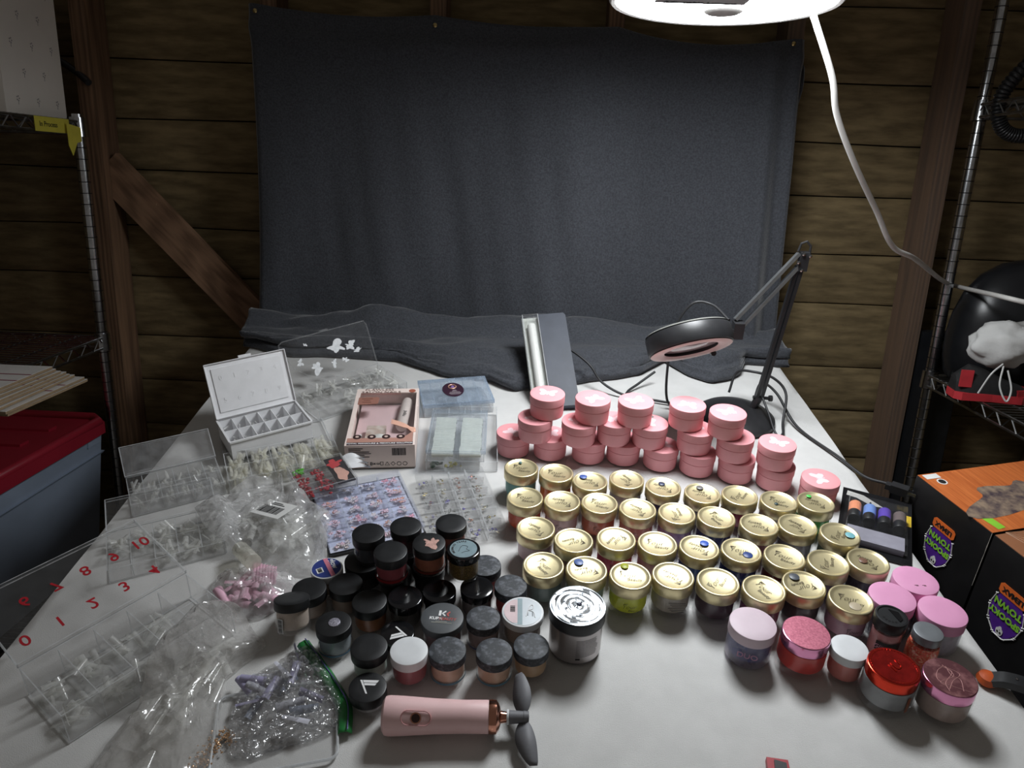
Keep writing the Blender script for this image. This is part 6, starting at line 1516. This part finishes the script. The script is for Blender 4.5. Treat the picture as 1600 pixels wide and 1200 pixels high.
# helmet
t = thing('helmet', 'glossy black helmet with vent slots on the right shelf', 'helmet', (1.152, -0.105, -0.058), frame=ROOM)
hp = [(0.128, 0.0), (0.140, 0.012), (0.148, 0.05), (0.150, 0.10), (0.144, 0.15), (0.128, 0.20), (0.10, 0.24), (0.06, 0.268), (0.02, 0.278), (0, 0.279)]
hm = MB().lathe([(0.120, 0.002)] + hp, 56)
hm.v = [(x * 1.0, y * 0.63, z) for x, y, z in hm.v]
part('shell', hm.mesh('helmet', 50), pm('helmet_black', srgb(30, 31, 34), rough=0.3, var=0.1), t)
VS = pm('vent_grey', srgb(78, 78, 82), rough=0.35)
for k, (a, z, w) in enumerate(((242, 0.125, 0.008), (250, 0.140, 0.010), (258, 0.150, 0.010), (250, 0.115, 0.010), (258, 0.125, 0.012), (268, 0.150, 0.016))):
    ca, sa = math.cos(R(a)), math.sin(R(a))
    part('vent_slot', MB().lathe([(0, -0.002), (1, -0.002), (1, 0.002), (0, 0.002)], 16, 0, Matrix.Translation((0.149 * ca, 0.149 * 0.63 * sa, z)) @ Matrix.Rotation(R(a), 4, 'Z') @ Matrix.Rotation(PI / 2, 4, 'Y') @ Matrix.Diagonal((w * 0.45, w, 1, 1))), VS, t)
# shoe under the pouch
t = thing('sports_shoe', 'black and red sports shoe lying on the right shelf', 'shoe', (1.018, -0.262, -0.060), (0, 0, R(-8)), frame=ROOM)
sole = [(-0.072, -0.022), (-0.060, -0.034), (0.0, -0.030), (0.055, -0.036), (0.074, -0.020), (0.074, 0.018), (0.055, 0.034), (0.0, 0.028), (-0.06, 0.032), (-0.072, 0.020)]
SR = pm('shoe_red', srgb(206, 58, 66), rough=0.5, var=0.1)
part('sole', MB().prism(sole, 0.0, 0.016), SR, t)
um = MB(); secs = [(-0.070, 0.020, 0.050), (-0.045, 0.030, 0.072), (-0.010, 0.028, 0.064), (0.030, 0.032, 0.044), (0.060, 0.028, 0.034), (0.072, 0.016, 0.026)]
vs = []; fs = []; n = 14
for x, w, h_ in secs:
    for i in range(n):
        a = PI * i / (n - 1); vs.append((x, w * math.cos(a), 0.014 + (h_ - 0.014) * math.sin(a)))
for k in range(len(secs) - 1):
    for i in range(n - 1): fs.append((k * n + i, (k + 1) * n + i, (k + 1) * n + i + 1, k * n + i + 1))
um.add(vs, fs + [tuple(range(n)), tuple(reversed(range((len(secs) - 1) * n, len(secs) * n)))])
part('upper', um.mesh('upper', 50), pm('shoe_black', srgb(34, 33, 34), rough=0.8, var=0.2, scale=200), t)
part('toe_guard', MB().prism([(0.045, -0.0345), (0.075, -0.022), (0.076, 0.02), (0.045, 0.034)], 0.014, 0.028), SR, t)
part('heel_mesh', MB().box((-0.056, -0.027, 0.046), (0.024, 0.004, 0.036)), SR, t)
# white drawstring pouch
t = thing('drawstring_pouch', 'white cloth drawstring pouch resting on the shoe', 'pouch', (1.030, -0.268, 0.037), frame=ROOM)
pmh = MB(); n, m_ = 18, 40; vs = []; fs = []
for i in range(n + 1):
    th = PI * i / n
    for j in range(m_):
        ph = 2 * PI * j / m_
        d = Vector((math.sin(th) * math.cos(ph), math.sin(th) * math.sin(ph), math.cos(th)))
        k = 1 + 0.22 * noise.noise(d * 2.1 + Vector((3, 1, 2))) + 0.07 * abs(noise.noise(d * 7))
        p = Vector((d.x * 0.068, d.y * 0.045, d.z * 0.048)) * k
        if d.x > 0.3 and d.z > 0.2: p += Vector((0.5, 0, 0.5)) * 0.075 * (d.x - 0.3) * (d.z - 0.2) * 2
        vs.append(tuple(p + Vector((0, 0, 0.022))))
for i in range(n):
    for j in range(m_): fs.append((i * m_ + j, (i + 1) * m_ + j, (i + 1) * m_ + (j + 1) % m_, i * m_ + (j + 1) % m_))
pmh.add(vs, fs)
part('cloth', pmh.mesh('pouch', 70), pm('pouch_cotton', srgb(226, 226, 224), rough=0.9, var=0.03, bump=0.2, bscale=300), t)
part('drawstring', MB().tube(curve([(-0.028, -0.052, -0.008), (-0.050, -0.056, -0.030), (-0.064, -0.050, -0.072)], 8), 0.0018, 6), M_WHITE, t)
part('drawstring', MB().tube(curve([(-0.026, -0.052, -0.012), (-0.034, -0.066, -0.050), (-0.020, -0.075, -0.080), (-0.012, -0.070, -0.056), (-0.018, -0.056, -0.02)], 8), 0.0018, 6), M_WHITE, t)
# white pack at the far right of the shelf
t = thing('white_pack', 'white rounded pack with dark print at the right frame edge', 'box', (1.215, -0.285, -0.0595), frame=ROOM)
part('body', MB().prism(round_rect(0.16, 0.10, 0.02), 0, 0.10).mesh('pack', 40), M_WHITE, t)
b_ = MB()
for k in range(3): b_.box((-0.05 + k * 0.025, -0.0502, 0.02), (0.014, 0.0006, 0.005)).box((-0.05 + k * 0.025, -0.0502, 0.035), (0.018, 0.0006, 0.002))
part('small_print', b_, M_INK, t)
# black tower leaning behind the right pole
t = thing('black_tower', 'tall black cabinet standing between the right stud and the shelving pole', 'cabinet', (1.05, -0.010, -0.86), frame=ROOM)
part('cabinet', MB().box((0.0, 0.02, 0.445), (0.105, 0.035, 0.89)), pm('tower_black', srgb(30, 31, 34), rough=0.4, var=0.1), t)
part('front_panel', MB().box((0.008, -0.0005, 0.44), (0.080, 0.006, 0.86)), BLID, t)
part('paper_label', MB().box((-0.012, -0.0045, 0.862), (0.020, 0.001, 0.020)), pm('label_cream', srgb(200, 196, 180), rough=0.6), t)
# corrugated hose hooked over the upper right shelf
hz = curve([(1.13, -0.14, 0.70), (1.055, -0.13, 0.635), (1.008, -0.12, 0.565), (1.012, -0.12, 0.505), (1.05, -0.12, 0.480), (1.12, -0.12, 0.492), (1.20, -0.13, 0.53)], 26)
solo('corrugated_hose', MB().tube(hz, [0.0150 if i % 3 else 0.0115 for i in range(len(hz))], 14).mesh('hose', 70), pm('hose_black', srgb(34, 34, 36), rough=0.35, var=0.1), 'black corrugated hose curling round the pole of the right rack', 'hose', (0, 0, 0), frame=ROOM)
# brown pipe wrap and cables behind the left rack
solo('wall_cable', MB().tube(curve([(-1.20, 0.015, 0.60), (-1.10, 0.012, 0.585), (-1.04, 0.008, 0.555), (-1.002, -0.010, 0.53)], 8), 0.008, 10).mesh('cable', 60), M_CORD, 'black cable running to the left stud above the rack', 'cable', frame=ROOM)
